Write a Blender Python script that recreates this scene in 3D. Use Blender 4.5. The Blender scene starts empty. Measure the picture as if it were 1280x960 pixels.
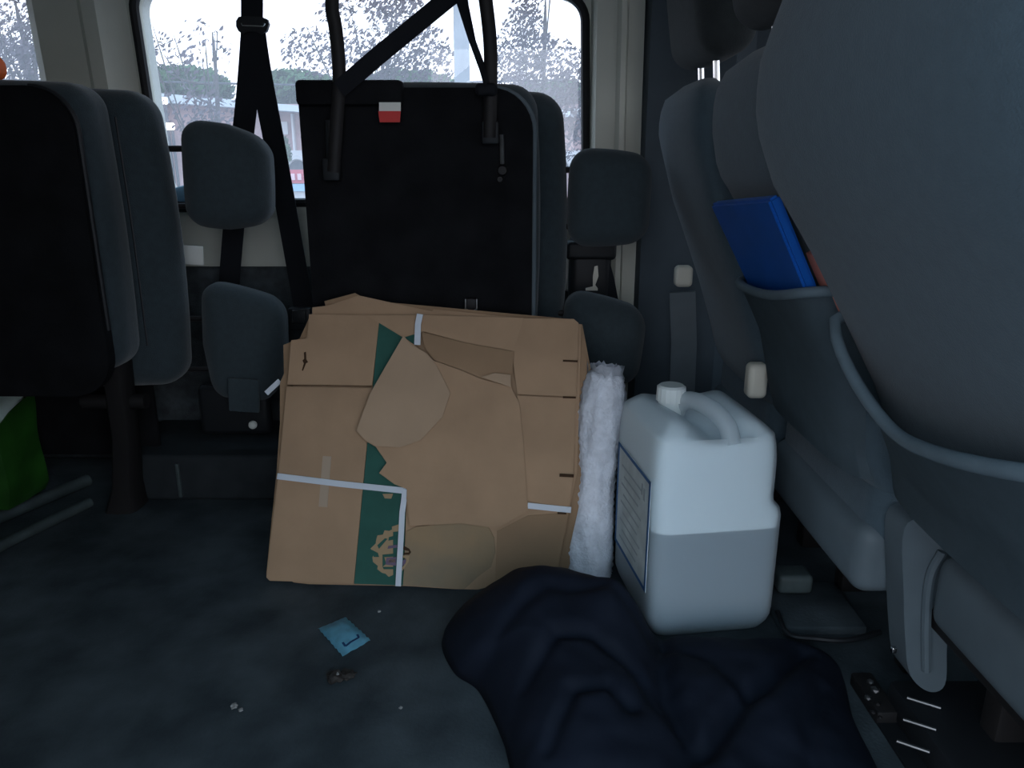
import bpy, bmesh, math, random
from mathutils import Vector, Matrix, noise
random.seed(7)
C = bpy.context.scene.collection
PI = math.pi
# ------------------------------------------------------------------ camera, world, exposure
F, PITCH, EYE = 960.0, math.radians(16.26), 0.85
cam = bpy.data.cameras.new('camera'); camo = bpy.data.objects.new('camera', cam); C.objects.link(camo)
cam.sensor_width = 36; cam.lens = 36 * F / 1280; cam.clip_start = 0.02; cam.clip_end = 400
camo.location = (0, 0, EYE); camo.rotation_euler = (PI / 2 - PITCH, 0, 0)
bpy.context.scene.camera = camo
w = bpy.data.worlds.new('dusk_sky'); bpy.context.scene.world = w; w.use_nodes = True
nt = w.node_tree; nt.nodes.clear()
tc = nt.nodes.new('ShaderNodeTexCoord'); sp = nt.nodes.new('ShaderNodeSeparateXYZ')
rp = nt.nodes.new('ShaderNodeValToRGB'); bg = nt.nodes.new('ShaderNodeBackground'); ou = nt.nodes.new('ShaderNodeOutputWorld')
nt.links.new(tc.outputs['Generated'], sp.inputs[0]); nt.links.new(sp.outputs['Z'], rp.inputs[0])
nt.links.new(rp.outputs[0], bg.inputs[0]); nt.links.new(bg.outputs[0], ou.inputs[0])
rp.color_ramp.elements[0].position = 0.0; rp.color_ramp.elements[0].color = (0.93, 0.89, 0.95, 1)
el = rp.color_ramp.elements.new(0.14); el.color = (0.80, 0.86, 0.97, 1)
rp.color_ramp.elements[2].position = 0.6; rp.color_ramp.elements[2].color = (0.50, 0.76, 1.0, 1)
bg.inputs[1].default_value = 3.1
vs = bpy.context.scene.view_settings
vs.view_transform = 'Standard'; vs.look = 'None'; vs.gamma = 1; vs.use_curve_mapping = False
vs.exposure = 0.0

# ------------------------------------------------------------------ helpers
def ray(px, py):
    a, b = (px - 640) / F, (480 - py) / F
    return Vector((a, math.cos(PITCH) + b * math.sin(PITCH), -math.sin(PITCH) + b * math.cos(PITCH)))
def at(px, py, Y):
    v = ray(px, py); return Vector((0, 0, EYE)) + v * (Y / v.y)
def ground(px, py, z=0.0):
    v = ray(px, py); return Vector((0, 0, EYE)) + v * ((z - EYE) / v.z)

MATS = {}
def mat(name, col, rough=0.8, metal=0.0, noise_amt=0.0, noise_scale=20.0, bump=0.0, bump_scale=200.0, spec=0.3, sheen=0.0, emit=None, estr=0.0, stretch=None, col2=None):
    m = bpy.data.materials.new(name); m.use_nodes = True
    n = m.node_tree; b = n.nodes['Principled BSDF']
    b.inputs['Roughness'].default_value = rough; b.inputs['Metallic'].default_value = metal
    b.inputs['Specular IOR Level'].default_value = spec
    b.inputs['Base Color'].default_value = (*col, 1)
    if sheen: b.inputs['Sheen Weight'].default_value = sheen
    if emit: b.inputs['Emission Color'].default_value = (*emit, 1); b.inputs['Emission Strength'].default_value = estr
    co = n.nodes.new('ShaderNodeTexCoord'); src = co.outputs['Object']
    if stretch:
        mp = n.nodes.new('ShaderNodeMapping'); mp.inputs['Scale'].default_value = stretch
        n.links.new(src, mp.inputs['Vector']); src = mp.outputs['Vector']
    if noise_amt or col2:
        t = n.nodes.new('ShaderNodeTexNoise'); t.inputs['Scale'].default_value = noise_scale; t.inputs['Detail'].default_value = 6
        n.links.new(src, t.inputs['Vector'])
        r = n.nodes.new('ShaderNodeValToRGB')
        c2 = col2 or tuple(min(1, c * (1 + noise_amt)) for c in col)
        c1 = col if col2 else tuple(c * (1 - noise_amt) for c in col)
        r.color_ramp.elements[0].position = 0.35; r.color_ramp.elements[1].position = 0.68
        r.color_ramp.elements[0].color = (*c1, 1); r.color_ramp.elements[1].color = (*c2, 1)
        n.links.new(t.outputs['Fac'], r.inputs[0]); n.links.new(r.outputs[0], b.inputs['Base Color'])
    if bump:
        t2 = n.nodes.new('ShaderNodeTexNoise'); t2.inputs['Scale'].default_value = bump_scale; t2.inputs['Detail'].default_value = 3
        n.links.new(src, t2.inputs['Vector'])
        bp = n.nodes.new('ShaderNodeBump'); bp.inputs['Strength'].default_value = bump; bp.inputs['Distance'].default_value = 0.004
        n.links.new(t2.outputs['Fac'], bp.inputs['Height']); n.links.new(bp.outputs[0], b.inputs['Normal'])
    MATS[name] = m
    return m

FAB = (0.068, 0.096, 0.115)
mat('seat_fabric', FAB, 0.95, noise_amt=0.05, noise_scale=60, bump=0.25, bump_scale=420, spec=0.1, sheen=0.15)
mat('bench_fabric_shaded', (0.041, 0.055, 0.062), 0.95, noise_amt=0.08, noise_scale=60, bump=0.3, bump_scale=420, spec=0.1, sheen=0.25)  # same cloth as the row seats, darkened to put the benches in shade
mat('head_shaded', (0.036, 0.041, 0.042), 0.95, noise_amt=0.08, noise_scale=60, bump=0.3, bump_scale=420, spec=0.1, sheen=0.1)  # row headrests: shade under the roof put into the colour
mat('head_fabric', (0.047, 0.062, 0.069), 0.95, noise_amt=0.06, noise_scale=80, bump=0.3, bump_scale=500, spec=0.1, sheen=0.15)
mat('pocket_vinyl', (0.125, 0.165, 0.19), 0.65, noise_amt=0.06, noise_scale=30, bump=0.1, bump_scale=300, spec=0.3)
mat('black_board', (0.008, 0.008, 0.009), 0.85, noise_amt=0.3, noise_scale=15, bump=0.2, bump_scale=250, spec=0.1)
mat('black_plastic', (0.012, 0.013, 0.015), 0.5, spec=0.3)
mat('black_metal', (0.018, 0.016, 0.016), 0.6, 0.2)
mat('belt', (0.012, 0.013, 0.016), 0.85, bump=0.3, bump_scale=900, spec=0.15)
mat('chrome', (0.7, 0.7, 0.7), 0.2, 1.0)
mat('dull_metal', (0.16, 0.16, 0.16), 0.4, 0.9, noise_amt=0.3)
mat('grey_plastic', (0.105, 0.130, 0.145), 0.55, noise_amt=0.05)
mat('rail_grey', (0.055, 0.070, 0.070), 0.5, noise_amt=0.2)
mat('cream', (0.52, 0.52, 0.45), 0.6, noise_amt=0.05, noise_scale=6, bump=0.05)
mat('cream_tab', (0.70, 0.66, 0.56), 0.5)
mat('carpet_wall', (0.055, 0.063, 0.068), 0.95, noise_amt=0.3, noise_scale=30, bump=0.6, bump_scale=300, spec=0.1)
mat('pillar_dark', (0.044, 0.058, 0.070), 0.8, noise_amt=0.1, noise_scale=8)
mat('rubber', (0.01, 0.01, 0.011), 0.6)
mat('head_liner', (0.45, 0.44, 0.40), 0.9)
mat('cardboard', (0.40, 0.255, 0.155), 0.9, noise_amt=0.10, noise_scale=7, bump=0.12, bump_scale=120, spec=0.15)
mat('cardboard_pale', (0.42, 0.285, 0.185), 0.9, noise_amt=0.08, noise_scale=6, bump=0.12, bump_scale=100, spec=0.15)
mat('cardboard_brown', (0.31, 0.195, 0.115), 0.9, noise_amt=0.10, noise_scale=6, bump=0.12, bump_scale=100, spec=0.15)
mat('cardboard_stained', (0.33, 0.22, 0.125), 0.9, noise_scale=7, col2=(0.22, 0.175, 0.12), bump=0.12, spec=0.15)
mat('print_green', (0.025, 0.095, 0.072), 0.8, noise_amt=0.15, noise_scale=12)
mat('print_tan', (0.37, 0.25, 0.14), 0.85)
mat('print_violet', (0.16, 0.11, 0.16), 0.85)
mat('slit', (0.05, 0.025, 0.012), 0.95)
mat('strap_white', (0.62, 0.64, 0.68), 0.45, bump=0.2, bump_scale=500)
mat('tape', (0.42, 0.31, 0.22), 0.35)
mat('wrap_white', (0.70, 0.71, 0.76), 0.45, noise_amt=0.1, noise_scale=50, bump=0.8, bump_scale=130, spec=0.5)
mat('cap_white', (0.72, 0.76, 0.74), 0.45)
mat('label_paper', (0.52, 0.58, 0.58), 0.7, noise_amt=0.12, noise_scale=25)
mat('label_blue', (0.02, 0.10, 0.25), 0.6)
mat('label_text', (0.34, 0.39, 0.41), 0.7)
mat('navy', (0.0080, 0.0110, 0.0195), 0.75, noise_amt=0.2, noise_scale=8, bump=0.25, bump_scale=40, spec=0.15)
mat('sachet_blue', (0.24, 0.58, 0.72), 0.4, noise_amt=0.12, noise_scale=60, spec=0.5)
mat('sachet_ink', (0.015, 0.05, 0.14), 0.5)
mat('debris', (0.03, 0.025, 0.022), 0.8, noise_amt=0.5, noise_scale=90)
mat('debris_pale', (0.24, 0.23, 0.22), 0.8)
mat('blue_folder', (0.006, 0.105, 0.46), 0.35, noise_amt=0.08, noise_scale=12, spec=0.45)
mat('pink_paper', (0.62, 0.22, 0.17), 0.7)
mat('bag_green', (0.018, 0.080, 0.010), 0.45, noise_amt=0.3, noise_scale=14, spec=0.4)
mat('bag_lime', (0.26, 0.36, 0.04), 0.5)
mat('bag_white', (0.50, 0.60, 0.55), 0.5)
mat('orange', (0.75, 0.13, 0.02), 0.7)
mat('red', (0.62, 0.035, 0.03), 0.5)
mat('paper_white', (0.75, 0.74, 0.68), 0.7)
mat('packet_blue', (0.35, 0.60, 0.80), 0.4)
mat('asphalt', (0.22, 0.22, 0.23), 0.9, noise_amt=0.2, noise_scale=2)
mat('leaf_purple', (0.12, 0.09, 0.105), 0.7, noise_amt=0.3, noise_scale=2, spec=0.2)
mat('leaf_green', (0.055, 0.11, 0.045), 0.8, noise_amt=0.35, noise_scale=1.2, spec=0.2)
mat('bark', (0.10, 0.085, 0.08), 0.9, noise_amt=0.3)
mat('concrete', (0.40, 0.41, 0.43), 0.85, noise_amt=0.1, noise_scale=3)
mat('brick_pink', (0.40, 0.26, 0.25), 0.9, noise_amt=0.2, noise_scale=1.5)
mat('facade_pale', (0.55, 0.52, 0.52), 0.85, noise_amt=0.08, noise_scale=1)
mat('roof_pale', (0.58, 0.60, 0.62), 0.7)
mat('dark_opening', (0.08, 0.08, 0.09), 0.8)
mat('sign_red', (0.55, 0.10, 0.13), 0.6)
mat('sign_pink', (0.75, 0.50, 0.52), 0.6)
mat('sign_blue', (0.30, 0.48, 0.66), 0.6)
mat('lamp_glow', (1, 1, 1), 0.5, emit=(1, 0.9, 0.85), estr=6)
# floor: dark vinyl with dusty grey-blue scuffs
m = mat('floor_vinyl', (0.032, 0.040, 0.045), 0.75, noise_scale=9, col2=(0.072, 0.085, 0.092), bump=0.25, bump_scale=160, spec=0.2)
mat('step_dark', (0.020, 0.024, 0.027), 0.8, noise_amt=0.2)
# window pane: clear with a thin film of dust
m = bpy.data.materials.new('pane_glass'); m.use_nodes = True; n = m.node_tree; n.nodes.clear()
tr = n.nodes.new('ShaderNodeBsdfTransparent'); tr.inputs[0].default_value = (0.93, 0.94, 0.96, 1)
tl = n.nodes.new('ShaderNodeBsdfTranslucent'); tl.inputs[0].default_value = (0.88, 0.86, 0.90, 1)
gl = n.nodes.new('ShaderNodeBsdfGlossy'); gl.inputs['Roughness'].default_value = 0.02
m1 = n.nodes.new('ShaderNodeMixShader'); m1.inputs[0].default_value = 0.12
m2 = n.nodes.new('ShaderNodeMixShader'); m2.inputs[0].default_value = 0.04; o = n.nodes.new('ShaderNodeOutputMaterial')
n.links.new(tr.outputs[0], m1.inputs[1]); n.links.new(tl.outputs[0], m1.inputs[2])
n.links.new(m1.outputs[0], m2.inputs[1]); n.links.new(gl.outputs[0], m2.inputs[2]); n.links.new(m2.outputs[0], o.inputs[0])
MATS['pane_glass'] = m
# translucent polyethylene of the jerrycan
def milky(name, col, clear, ccol):
    m = bpy.data.materials.new(name); m.use_nodes = True; n = m.node_tree; n.nodes.clear()
    df = n.nodes.new('ShaderNodeBsdfPrincipled'); df.inputs['Base Color'].default_value = (*col, 1); df.inputs['Roughness'].default_value = 0.38
    tl = n.nodes.new('ShaderNodeBsdfTranslucent'); tl.inputs[0].default_value = (*col, 1)
    tr = n.nodes.new('ShaderNodeBsdfTransparent'); tr.inputs[0].default_value = (*ccol, 1)
    a = n.nodes.new('ShaderNodeMixShader'); a.inputs[0].default_value = 0.3
    b = n.nodes.new('ShaderNodeMixShader'); b.inputs[0].default_value = clear
    o = n.nodes.new('ShaderNodeOutputMaterial')
    n.links.new(df.outputs[0], a.inputs[1]); n.links.new(tl.outputs[0], a.inputs[2])
    n.links.new(a.outputs[0], b.inputs[1]); n.links.new(tr.outputs[0], b.inputs[2]); n.links.new(b.outputs[0], o.inputs[0])
    MATS[name] = m
milky('jug_plastic', (0.88, 0.94, 0.95), 0.58, (0.96, 0.98, 1.0))
mat('jug_bright_liner', (0.80, 0.88, 0.90), 0.6)
mat('jug_liquid', (0.085, 0.160, 0.215), 0.15, spec=0.3)

WL = {}
def link(o, parent=None):
    C.objects.link(o)
    if parent is not None:
        o.parent = parent; o.matrix_parent_inverse = Matrix.Translation(-WL[parent.name])
    return o
def build(name, bm, m, parent=None, smooth=True, recalc=True, angle=40):
    """link a bmesh given in world coordinates as ONE mesh object with its origin at its own centre"""
    if recalc: bmesh.ops.recalc_face_normals(bm, faces=bm.faces)
    vs_ = [v.co for v in bm.verts]
    c = Vector([(min(v[i] for v in vs_) + max(v[i] for v in vs_)) / 2 for i in range(3)])
    bmesh.ops.translate(bm, verts=bm.verts, vec=-c)
    me = bpy.data.meshes.new(name); bm.to_mesh(me); bm.free()
    me.materials.append(MATS[m])
    if smooth:
        for p in me.polygons: p.use_smooth = True
        try: me.set_sharp_from_angle(angle=math.radians(angle))
        except Exception: pass
    o = bpy.data.objects.new(name, me); o.location = c
    link(o, parent); WL[o.name] = c
    return o
def empty(name, loc):
    o = bpy.data.objects.new(name, None); C.objects.link(o); o.location = loc; o.empty_display_size = 0.05
    WL[o.name] = Vector(loc); return o
def tag(o, label=None, cat=None, group=None, kind=None):
    if label: o['label'] = label
    if cat: o['category'] = cat
    if group: o['group'] = group
    if kind: o['kind'] = kind
    return o
def struct(o, label, cat): return tag(o, label, cat, kind='structure')

def box_bm(c, s, bevel=0.0, seg=2, rot=None, bm=None):
    b = bmesh.new(); bmesh.ops.create_cube(b, size=1)
    bmesh.ops.scale(b, vec=Vector(s), verts=b.verts)
    if bevel: bmesh.ops.bevel(b, geom=list(b.edges), offset=bevel, segments=seg, profile=0.5, affect='EDGES')
    if rot is not None: bmesh.ops.rotate(b, cent=(0, 0, 0), matrix=rot, verts=b.verts)
    bmesh.ops.translate(b, vec=Vector(c), verts=b.verts)
    if bm is None: return b
    me = bpy.data.meshes.new('t'); b.to_mesh(me); b.free(); bm.from_mesh(me); bpy.data.meshes.remove(me); return bm
def spans(lo, hi, s, bevel=0.0, seg=2): pass
def slab(x0, x1, y0, y1, z0, z1, bevel=0.0, seg=2, bm=None):
    return box_bm(((x0 + x1) / 2, (y0 + y1) / 2, (z0 + z1) / 2), (abs(x1 - x0), abs(y1 - y0), abs(z1 - z0)), bevel, seg, None, bm)
def pad_bm(c, h, r, bulge=(0, 0, 0), rot=None, nmid=6, nc=4, taper=None, fn=None):
    """soft rounded box: half sizes h, corner radius r, faces swelling by bulge"""
    h = Vector(h); bm = bmesh.new(); cache = {}
    def params(hk):
        rr = min(r, hk * 0.98); a = [-1 + (1 - (1 - i / nc)) * rr / hk for i in range(nc)]
        mid = [-(1 - rr / hk) + 2 * (1 - rr / hk) * i / nmid for i in range(nmid + 1)]
        return a + mid + [-x for x in reversed(a)]
    ps = [params(h[k]) for k in range(3)]
    def vert(q):
        key = tuple(round(x, 5) for x in q)
        if key in cache: return cache[key]
        p = Vector((q[0] * h[0], q[1] * h[1], q[2] * h[2]))
        rr = min(r, min(h) * 0.98)
        inn = Vector([max(-(h[k] - rr), min(h[k] - rr, p[k])) for k in range(3)])
        d = p - inn
        if d.length > 1e-9: p = inn + d.normalized() * rr
        u = [p[k] / h[k] for k in range(3)]
        for k in range(3):
            a, b = (k + 1) % 3, (k + 2) % 3
            p[k] += u[k] * bulge[k] * (1 - u[a] ** 2) * (1 - u[b] ** 2)
        if fn: p = fn(p, u)
        cache[key] = bm.verts.new(p); return cache[key]
    for k in range(3):
        a, b = (k + 1) % 3, (k + 2) % 3
        for s in (-1, 1):
            for i in range(len(ps[a]) - 1):
                for j in range(len(ps[b]) - 1):
                    vv = []
                    for ii, jj in ((i, j), (i + 1, j), (i + 1, j + 1), (i, j + 1)):
                        q = [0, 0, 0]; q[k] = s; q[a] = ps[a][ii]; q[b] = ps[b][jj]; vv.append(vert(q))
                    vv2 = []
                    for v in vv:
                        if v not in vv2: vv2.append(v)
                    if len(vv2) > 2:
                        try: bm.faces.new(vv2)
                        except ValueError: pass
    if rot is not None: bmesh.ops.rotate(bm, cent=(0, 0, 0), matrix=rot, verts=bm.verts)
    bmesh.ops.translate(bm, vec=Vector(c), verts=bm.verts)
    return bm
def smooth_path(pts, n=8, closed=False):
    pts = [Vector(p) for p in pts]
    if len(pts) < 3: return pts
    out = []
    N = len(pts); rng = range(N if closed else N - 1)
    for i in rng:
        p0 = pts[(i - 1) % N] if (closed or i > 0) else pts[0] * 2 - pts[1]
        p1, p2 = pts[i], pts[(i + 1) % N]
        p3 = pts[(i + 2) % N] if (closed or i + 2 < N) else pts[-1] * 2 - pts[-2]
        for k in range(n):
            t = k / n
            out.append(0.5 * ((2 * p1) + (p2 - p0) * t + (2 * p0 - 5 * p1 + 4 * p2 - p3) * t * t + (3 * p1 - p0 - 3 * p2 + p3) * t ** 3))
    if not closed: out.append(pts[-1])
    return out
def tube_bm(pts, r, seg=10, bm=None, smooth=0, closed=False, flat=1.0):
    if smooth: pts = smooth_path(pts, smooth, closed)
    pts = [Vector(p) for p in pts]; bm = bm or bmesh.new(); rings = []
    N = len(pts); t0 = None; up = None
    rs = r if isinstance(r, (list, tuple)) else [r] * N
    for i, p in enumerate(pts):
        if closed: t = (pts[(i + 1) % N] - pts[i - 1]).normalized()
        else: t = (pts[min(i + 1, N - 1)] - pts[max(i - 1, 0)]).normalized()
        if up is None:
            up = Vector((0, 0, 1)) if abs(t.z) < 0.9 else Vector((0, 1, 0))
        side = t.cross(up).normalized(); up = side.cross(t).normalized()
        rr = rs[int(i * (len(rs) - 1) / max(1, N - 1))]
        rings.append([bm.verts.new(p + (side * math.cos(2 * PI * k / seg) + up * math.sin(2 * PI * k / seg) * flat) * rr) for k in range(seg)])
    for i in range(N if closed else N - 1):
        a, b = rings[i], rings[(i + 1) % N]
        for k in range(seg): bm.faces.new((a[k], a[(k + 1) % seg], b[(k + 1) % seg], b[k]))
    if not closed:
        bm.faces.new(rings[0][::-1]); bm.faces.new(rings[-1])
    return bm
def ribbon_bm(pts, width, thick, normal, bm=None, smooth=0):
    """flat webbing along pts; normal = direction its broad face looks to (one vector or one per point)"""
    if smooth: pts = smooth_path(pts, smooth)
    pts = [Vector(p) for p in pts]; bm = bm or bmesh.new(); rings = []; N = len(pts)
    for i, p in enumerate(pts):
        t = (pts[min(i + 1, N - 1)] - pts[max(i - 1, 0)]).normalized()
        nn = Vector(normal[i] if isinstance(normal, list) else normal)
        s = t.cross(nn).normalized(); nn = s.cross(t).normalized()
        rings.append([bm.verts.new(p + s * width / 2 * a + nn * thick / 2 * b) for a, b in ((-1, -1), (1, -1), (1, 1), (-1, 1))])
    for i in range(N - 1):
        a, b = rings[i], rings[i + 1]
        for k in range(4): bm.faces.new((a[k], a[(k + 1) % 4], b[(k + 1) % 4], b[k]))
    bm.faces.new(rings[0][::-1]); bm.faces.new(rings[-1]); return bm
def loft_bm(rings, cap=True, bm=None):
    bm = bm or bmesh.new(); R = [[bm.verts.new(p) for p in r] for r in rings]; n = len(R[0])
    for a, b in zip(R[:-1], R[1:]):
        for k in range(n): bm.faces.new((a[k], a[(k + 1) % n], b[(k + 1) % n], b[k]))
    if cap: bm.faces.new(R[0][::-1]); bm.faces.new(R[-1])
    return bm
def super_ring(n, hx, hy, e):
    out = []
    for k in range(n):
        t = 2 * PI * k / n; c, s = math.cos(t), math.sin(t)
        out.append((math.copysign(abs(c) ** (2 / e), c) * hx, math.copysign(abs(s) ** (2 / e), s) * hy))
    return out
def rrect(x0, x1, z0, z1, r, n=8):
    out = []
    for cx, cz, a in ((x1 - r, z1 - r, 0), (x0 + r, z1 - r, 90), (x0 + r, z0 + r, 180), (x1 - r, z0 + r, 270)):
        for k in range(n + 1):
            t = math.radians(a + 90 * k / n); out.append((cx + r * math.cos(t), cz + r * math.sin(t)))
    return out
def prism_bm(poly3, vec, bm=None):
    bm = bm or bmesh.new(); a = [bm.verts.new(p) for p in poly3]; b = [bm.verts.new(Vector(p) + Vector(vec)) for p in poly3]
    bm.faces.new(a); bm.faces.new(b[::-1]); n = len(a)
    for k in range(n): bm.faces.new((a[k], b[k], b[(k + 1) % n], a[(k + 1) % n]))
    return bm

# ------------------------------------------------------------------ the van shell
WY = 2.15                       # inner face of the far side wall
struct(build('floor', slab(-2.4, 2.0, 0.12, 2.25, -0.04, 0.0), 'floor_vinyl'), 'dark dusty grey vinyl van floor', 'floor')
struct(build('ceiling', slab(-2.4, 2.0, 0.10, 2.25, 1.56, 1.60), 'head_liner'), 'pale van roof lining', 'ceiling')
struct(build('wall_rear', slab(-2.44, -2.4, 0.12, 2.25, 0, 1.56), 'cream'), 'cream wall at the rear end of the van', 'wall')
bm = slab(2.0, 2.04, 0.12, 2.25, 0, 0.72); slab(2.0, 2.04, 0.12, 2.25, 1.42, 1.56, bm=bm)
slab(2.0, 2.04, 0.12, 0.22, 0.72, 1.42, bm=bm); slab(2.0, 2.04, 2.15, 2.25, 0.72, 1.42, bm=bm)
struct(build('wall_front', bm, 'pillar_dark'), 'dark front end of the van cabin', 'wall')
bm = slab(-2.4, -0.42, 0.10, 0.16, -0.04, 1.56); slab(0.62, 2.0, 0.10, 0.16, -0.04, 0.75, bm=bm); slab(0.62, 2.0, 0.10, 0.16, 1.35, 1.56, bm=bm)
slab(0.62, 1.25, 0.10, 0.16, 0.75, 1.35, bm=bm); slab(-0.42, 0.62, 0.10, 0.16, 1.40, 1.56, bm=bm)  # unseen wall: door opening narrowed and window partly filled to cut the light
struct(build('wall_near', bm, 'cream'), 'cream side wall around the open sliding door', 'wall')
WX0, WX1, WZ0, WZ1 = -0.955, 0.205, 0.735, 1.258
# far wall: lower half, header and posts around two windows
fw = build('wall_far', slab(-2.4, 2.0, WY, 2.25, 0, WZ0 - 0.03), 'cream')
struct(fw, 'cream lower side wall of the van below the windows', 'wall')
build('header_panel', slab(-2.4, 2.0, WY, 2.25, WZ1 + 0.03, 1.56), 'cream', fw)
def window(n, x0, x1, lean, lab):
    r = 0.065; inner = rrect(x0, x1, WZ0, WZ1, r); bm = bmesh.new()
    X0, X1, Z0, Z1 = x0 - 0.035, x1 + 0.035, WZ0 - 0.032, WZ1 + 0.032
    cx, cz = (x0 + x1) / 2, (WZ0 + WZ1) / 2; outer = []
    for (x, z) in inner:
        outer.append((X0 + (x - x0) / (x1 - x0) * (X1 - X0), Z0 + (z - WZ0) / (WZ1 - WZ0) * (Z1 - Z0)))
    hard = []
    for (x, z) in outer:   # push the outline out to a square edge so it meets the posts
        dx, dz = (x - cx) / (X1 - cx), (z - cz) / (Z1 - cz); k = max(abs(dx), abs(dz)); hard.append((cx + (x - cx) / k, cz + (z - cz) / k))
    sh = lambda x, z: x + lean * (WZ0 - z)
    lf = lambda x, z: z + 0.028 * (z - WZ0) / (WZ1 - WZ0) * (x1 - x) / (x1 - x0)      # the top edge rises towards the rear
    inner = [(x, lf(x, z)) for x, z in inner]
    N = len(inner); R = [[bm.verts.new((sh(x, z), y, z)) for (x, z) in ring] for ring, y in ((hard, WY), (inner, WY), (inner, 2.25), (hard, 2.25))]
    for a, b in zip(R, R[1:] + R[:1]):
        for k in range(N): bm.faces.new((a[k], a[(k + 1) % N], b[(k + 1) % N], b[k]))
    o = build('window_%d' % n, bm, 'cream'); struct(o, lab, 'window')
    g = [(x, lf(x, z)) for x, z in rrect(x0 + 0.002, x1 - 0.002, WZ0 + 0.002, WZ1 - 0.002, r)]
    build('gasket', tube_bm([(sh(x, z), WY + 0.006, z) for x, z in g], 0.013, 8, closed=True), 'rubber', o)
    build('pane', prism_bm([(sh(x, z), WY + 0.05, z) for x, z in g], (0, 0.004, 0)), 'pane_glass', o, smooth=False, recalc=True)
window(1, WX0, WX1, 0.03, 'wide side window with black rubber gasket and rounded corners')
window(2, -2.05, -1.205, -0.16, 'second side window at the left edge behind the folded seat')
def post(name, xs, y_out, lab, m, z0=0.70, z1=1.3, lean=0.0):
    """upright trim with a stepped profile: xs = list of (x, depth into the cabin)"""
    rings = []
    for z in (z0, (z0 + z1) / 2, z1):
        k = lean * (z - z0)
        rings.append([(x + k, WY - d, z) for x, d in xs] + [(xs[-1][0] + k, y_out, z), (xs[0][0] + k, y_out, z)])
    return struct(build(name, loft_bm(rings), m, angle=25), lab, 'pillar')
post('trim_1', [(-1.222, 0), (-1.19, 0.03), (-1.075, 0.035), (-1.06, 0.048), (-1.025, 0.048), (-1.01, 0.03), (-0.968, 0.0)], 2.25, 'cream window post between the two side windows', 'cream', z0=0.70, z1=1.3, lean=-0.03)
post('trim_2', [(0.212, 0.0), (0.225, 0.03), (0.275, 0.034), (0.285, 0.046), (0.298, 0.046), (0.305, 0.03), (0.345, 0.03)], 2.25, 'cream window post right of the wide window', 'cream', z0=0.40, z1=1.56, lean=-0.012)
post('trim_3', [(0.338, 0.02), (0.345, 0.075), (0.45, 0.085), (0.56, 0.085), (0.62, 0.04), (1.9, 0.03)], 2.25, 'dark blue-grey pillar trim beside the row of seats', 'pillar_dark', z0=0.0, z1=1.56)
lw = build('trim_4', slab(-2.3, 0.20, WY - 0.03, WY + 0.01, 0.0, 0.565, 0.012, 3), 'carpet_wall'); struct(lw, 'dark carpeted lining along the foot of the side wall', 'wall lining')
st = build('trim_5', slab(-1.02, -0.30, 1.83, WY - 0.03, 0.0, 0.125, 0.012, 3), 'step_dark'); struct(st, 'low dark boxed step along the side wall', 'step')
build('edge_strip', slab(-0.862, -0.852, 1.824, 1.832, 0.012, 0.105, 0.002), 'rail_grey', st)
# ------------------------------------------------------------------ folded bench seats
def bench(xr, yf, lab, hoop, nm='folded_bench_seat'):  # hoop: hoop leg raised
    """double seat folded flat and stood on its side: underside board to the camera, two headrests sticking out to the right"""
    e = empty(nm, (xr - 0.22, yf + 0.2, 0.0)); zt, zb = 1.0, 0.40; bz = zb if hoop else 0.355
    out = [(x, z) for x, z in rrect(xr - 0.475, xr, bz, zt - 0.01, 0.085, 8)]
    sq = []
    for x, z in out:
        if x < xr - 0.3: sq.append((xr - 0.475 if x < xr - 0.44 else x, z))
        else: sq.append((x, z))
    build('underside_board', prism_bm([(x, yf, z) for x, z in sq], (0, 0.03, 0)), 'black_board', e)
    pp = [(x + 0.004, yf + 0.012, z) for x, z in sq if x > xr - 0.09]
    build('piping', tube_bm([pp[-1]] + [], 0.004) if len(pp) < 2 else tube_bm(sorted([p for p in pp if p[2] > 0.7], key=lambda q: (q[2] < 0.9, q[0])) + [(xr + 0.004, yf + 0.012, zb + 0.1)], 0.0055, 8), 'grey_plastic' if hoop else 'black_plastic', e)
    build('seat_cushion', pad_bm((xr - 0.235, yf + 0.095, (zt + zb) / 2 + 0.0), (0.243, 0.07, 0.30), 0.05, (0.012, 0.0, 0.008)), 'bench_fabric_shaded', e)
    build('backrest', pad_bm((xr - 0.205, yf + 0.225, (zt + zb) / 2 - 0.04), (0.275, 0.065, 0.335), 0.055, (0.02, 0.0, 0.01)), 'bench_fabric_shaded', e)
    build('seam', tube_bm([(xr + 0.01, yf + 0.163, zb + 0.03), (xr + 0.012, yf + 0.163, 0.7), (xr + 0.008, yf + 0.163, zt - 0.06)], 0.004, 8, smooth=4), 'black_plastic', e)
    # stand under the bench
    for dx in ((-0.40, -0.06) if hoop else ()):
        build('leg', ribbon_bm([(xr + dx - 0.02, yf + 0.12, zb + 0.06), (xr + dx - 0.02, yf + 0.15, 0.2), (xr + dx - 0.03, yf + 0.17, 0.0)], 0.07, 0.03, (0, 1, 0), smooth=5), 'black_metal', e)
    build('hinge_bar', tube_bm([(xr - (0.45 if hoop else 0.15), yf + 0.14, 0.30), (xr + 0.0, yf + 0.14, 0.30)], 0.018), 'black_metal', e)
    return e
def headrest(e, c, hw, hh, lean, xb, shape):
    rot = Matrix.Rotation(math.radians(lean), 3, 'Y')
    hr = build('headrest', pad_bm(c, (hw, 0.055, hh), 0.043, (0.004, 0.02, 0.008), rot=rot, fn=shape), 'head_fabric', e)
    for dz in (-0.065, 0.065):
        build('headrest_post', tube_bm([(xb, c[1], c[2] + dz), (c[0] - hw * 0.5, c[1], c[2] + dz)], 0.007, 8), 'black_metal', hr)
    return hr
CY = 1.65
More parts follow.
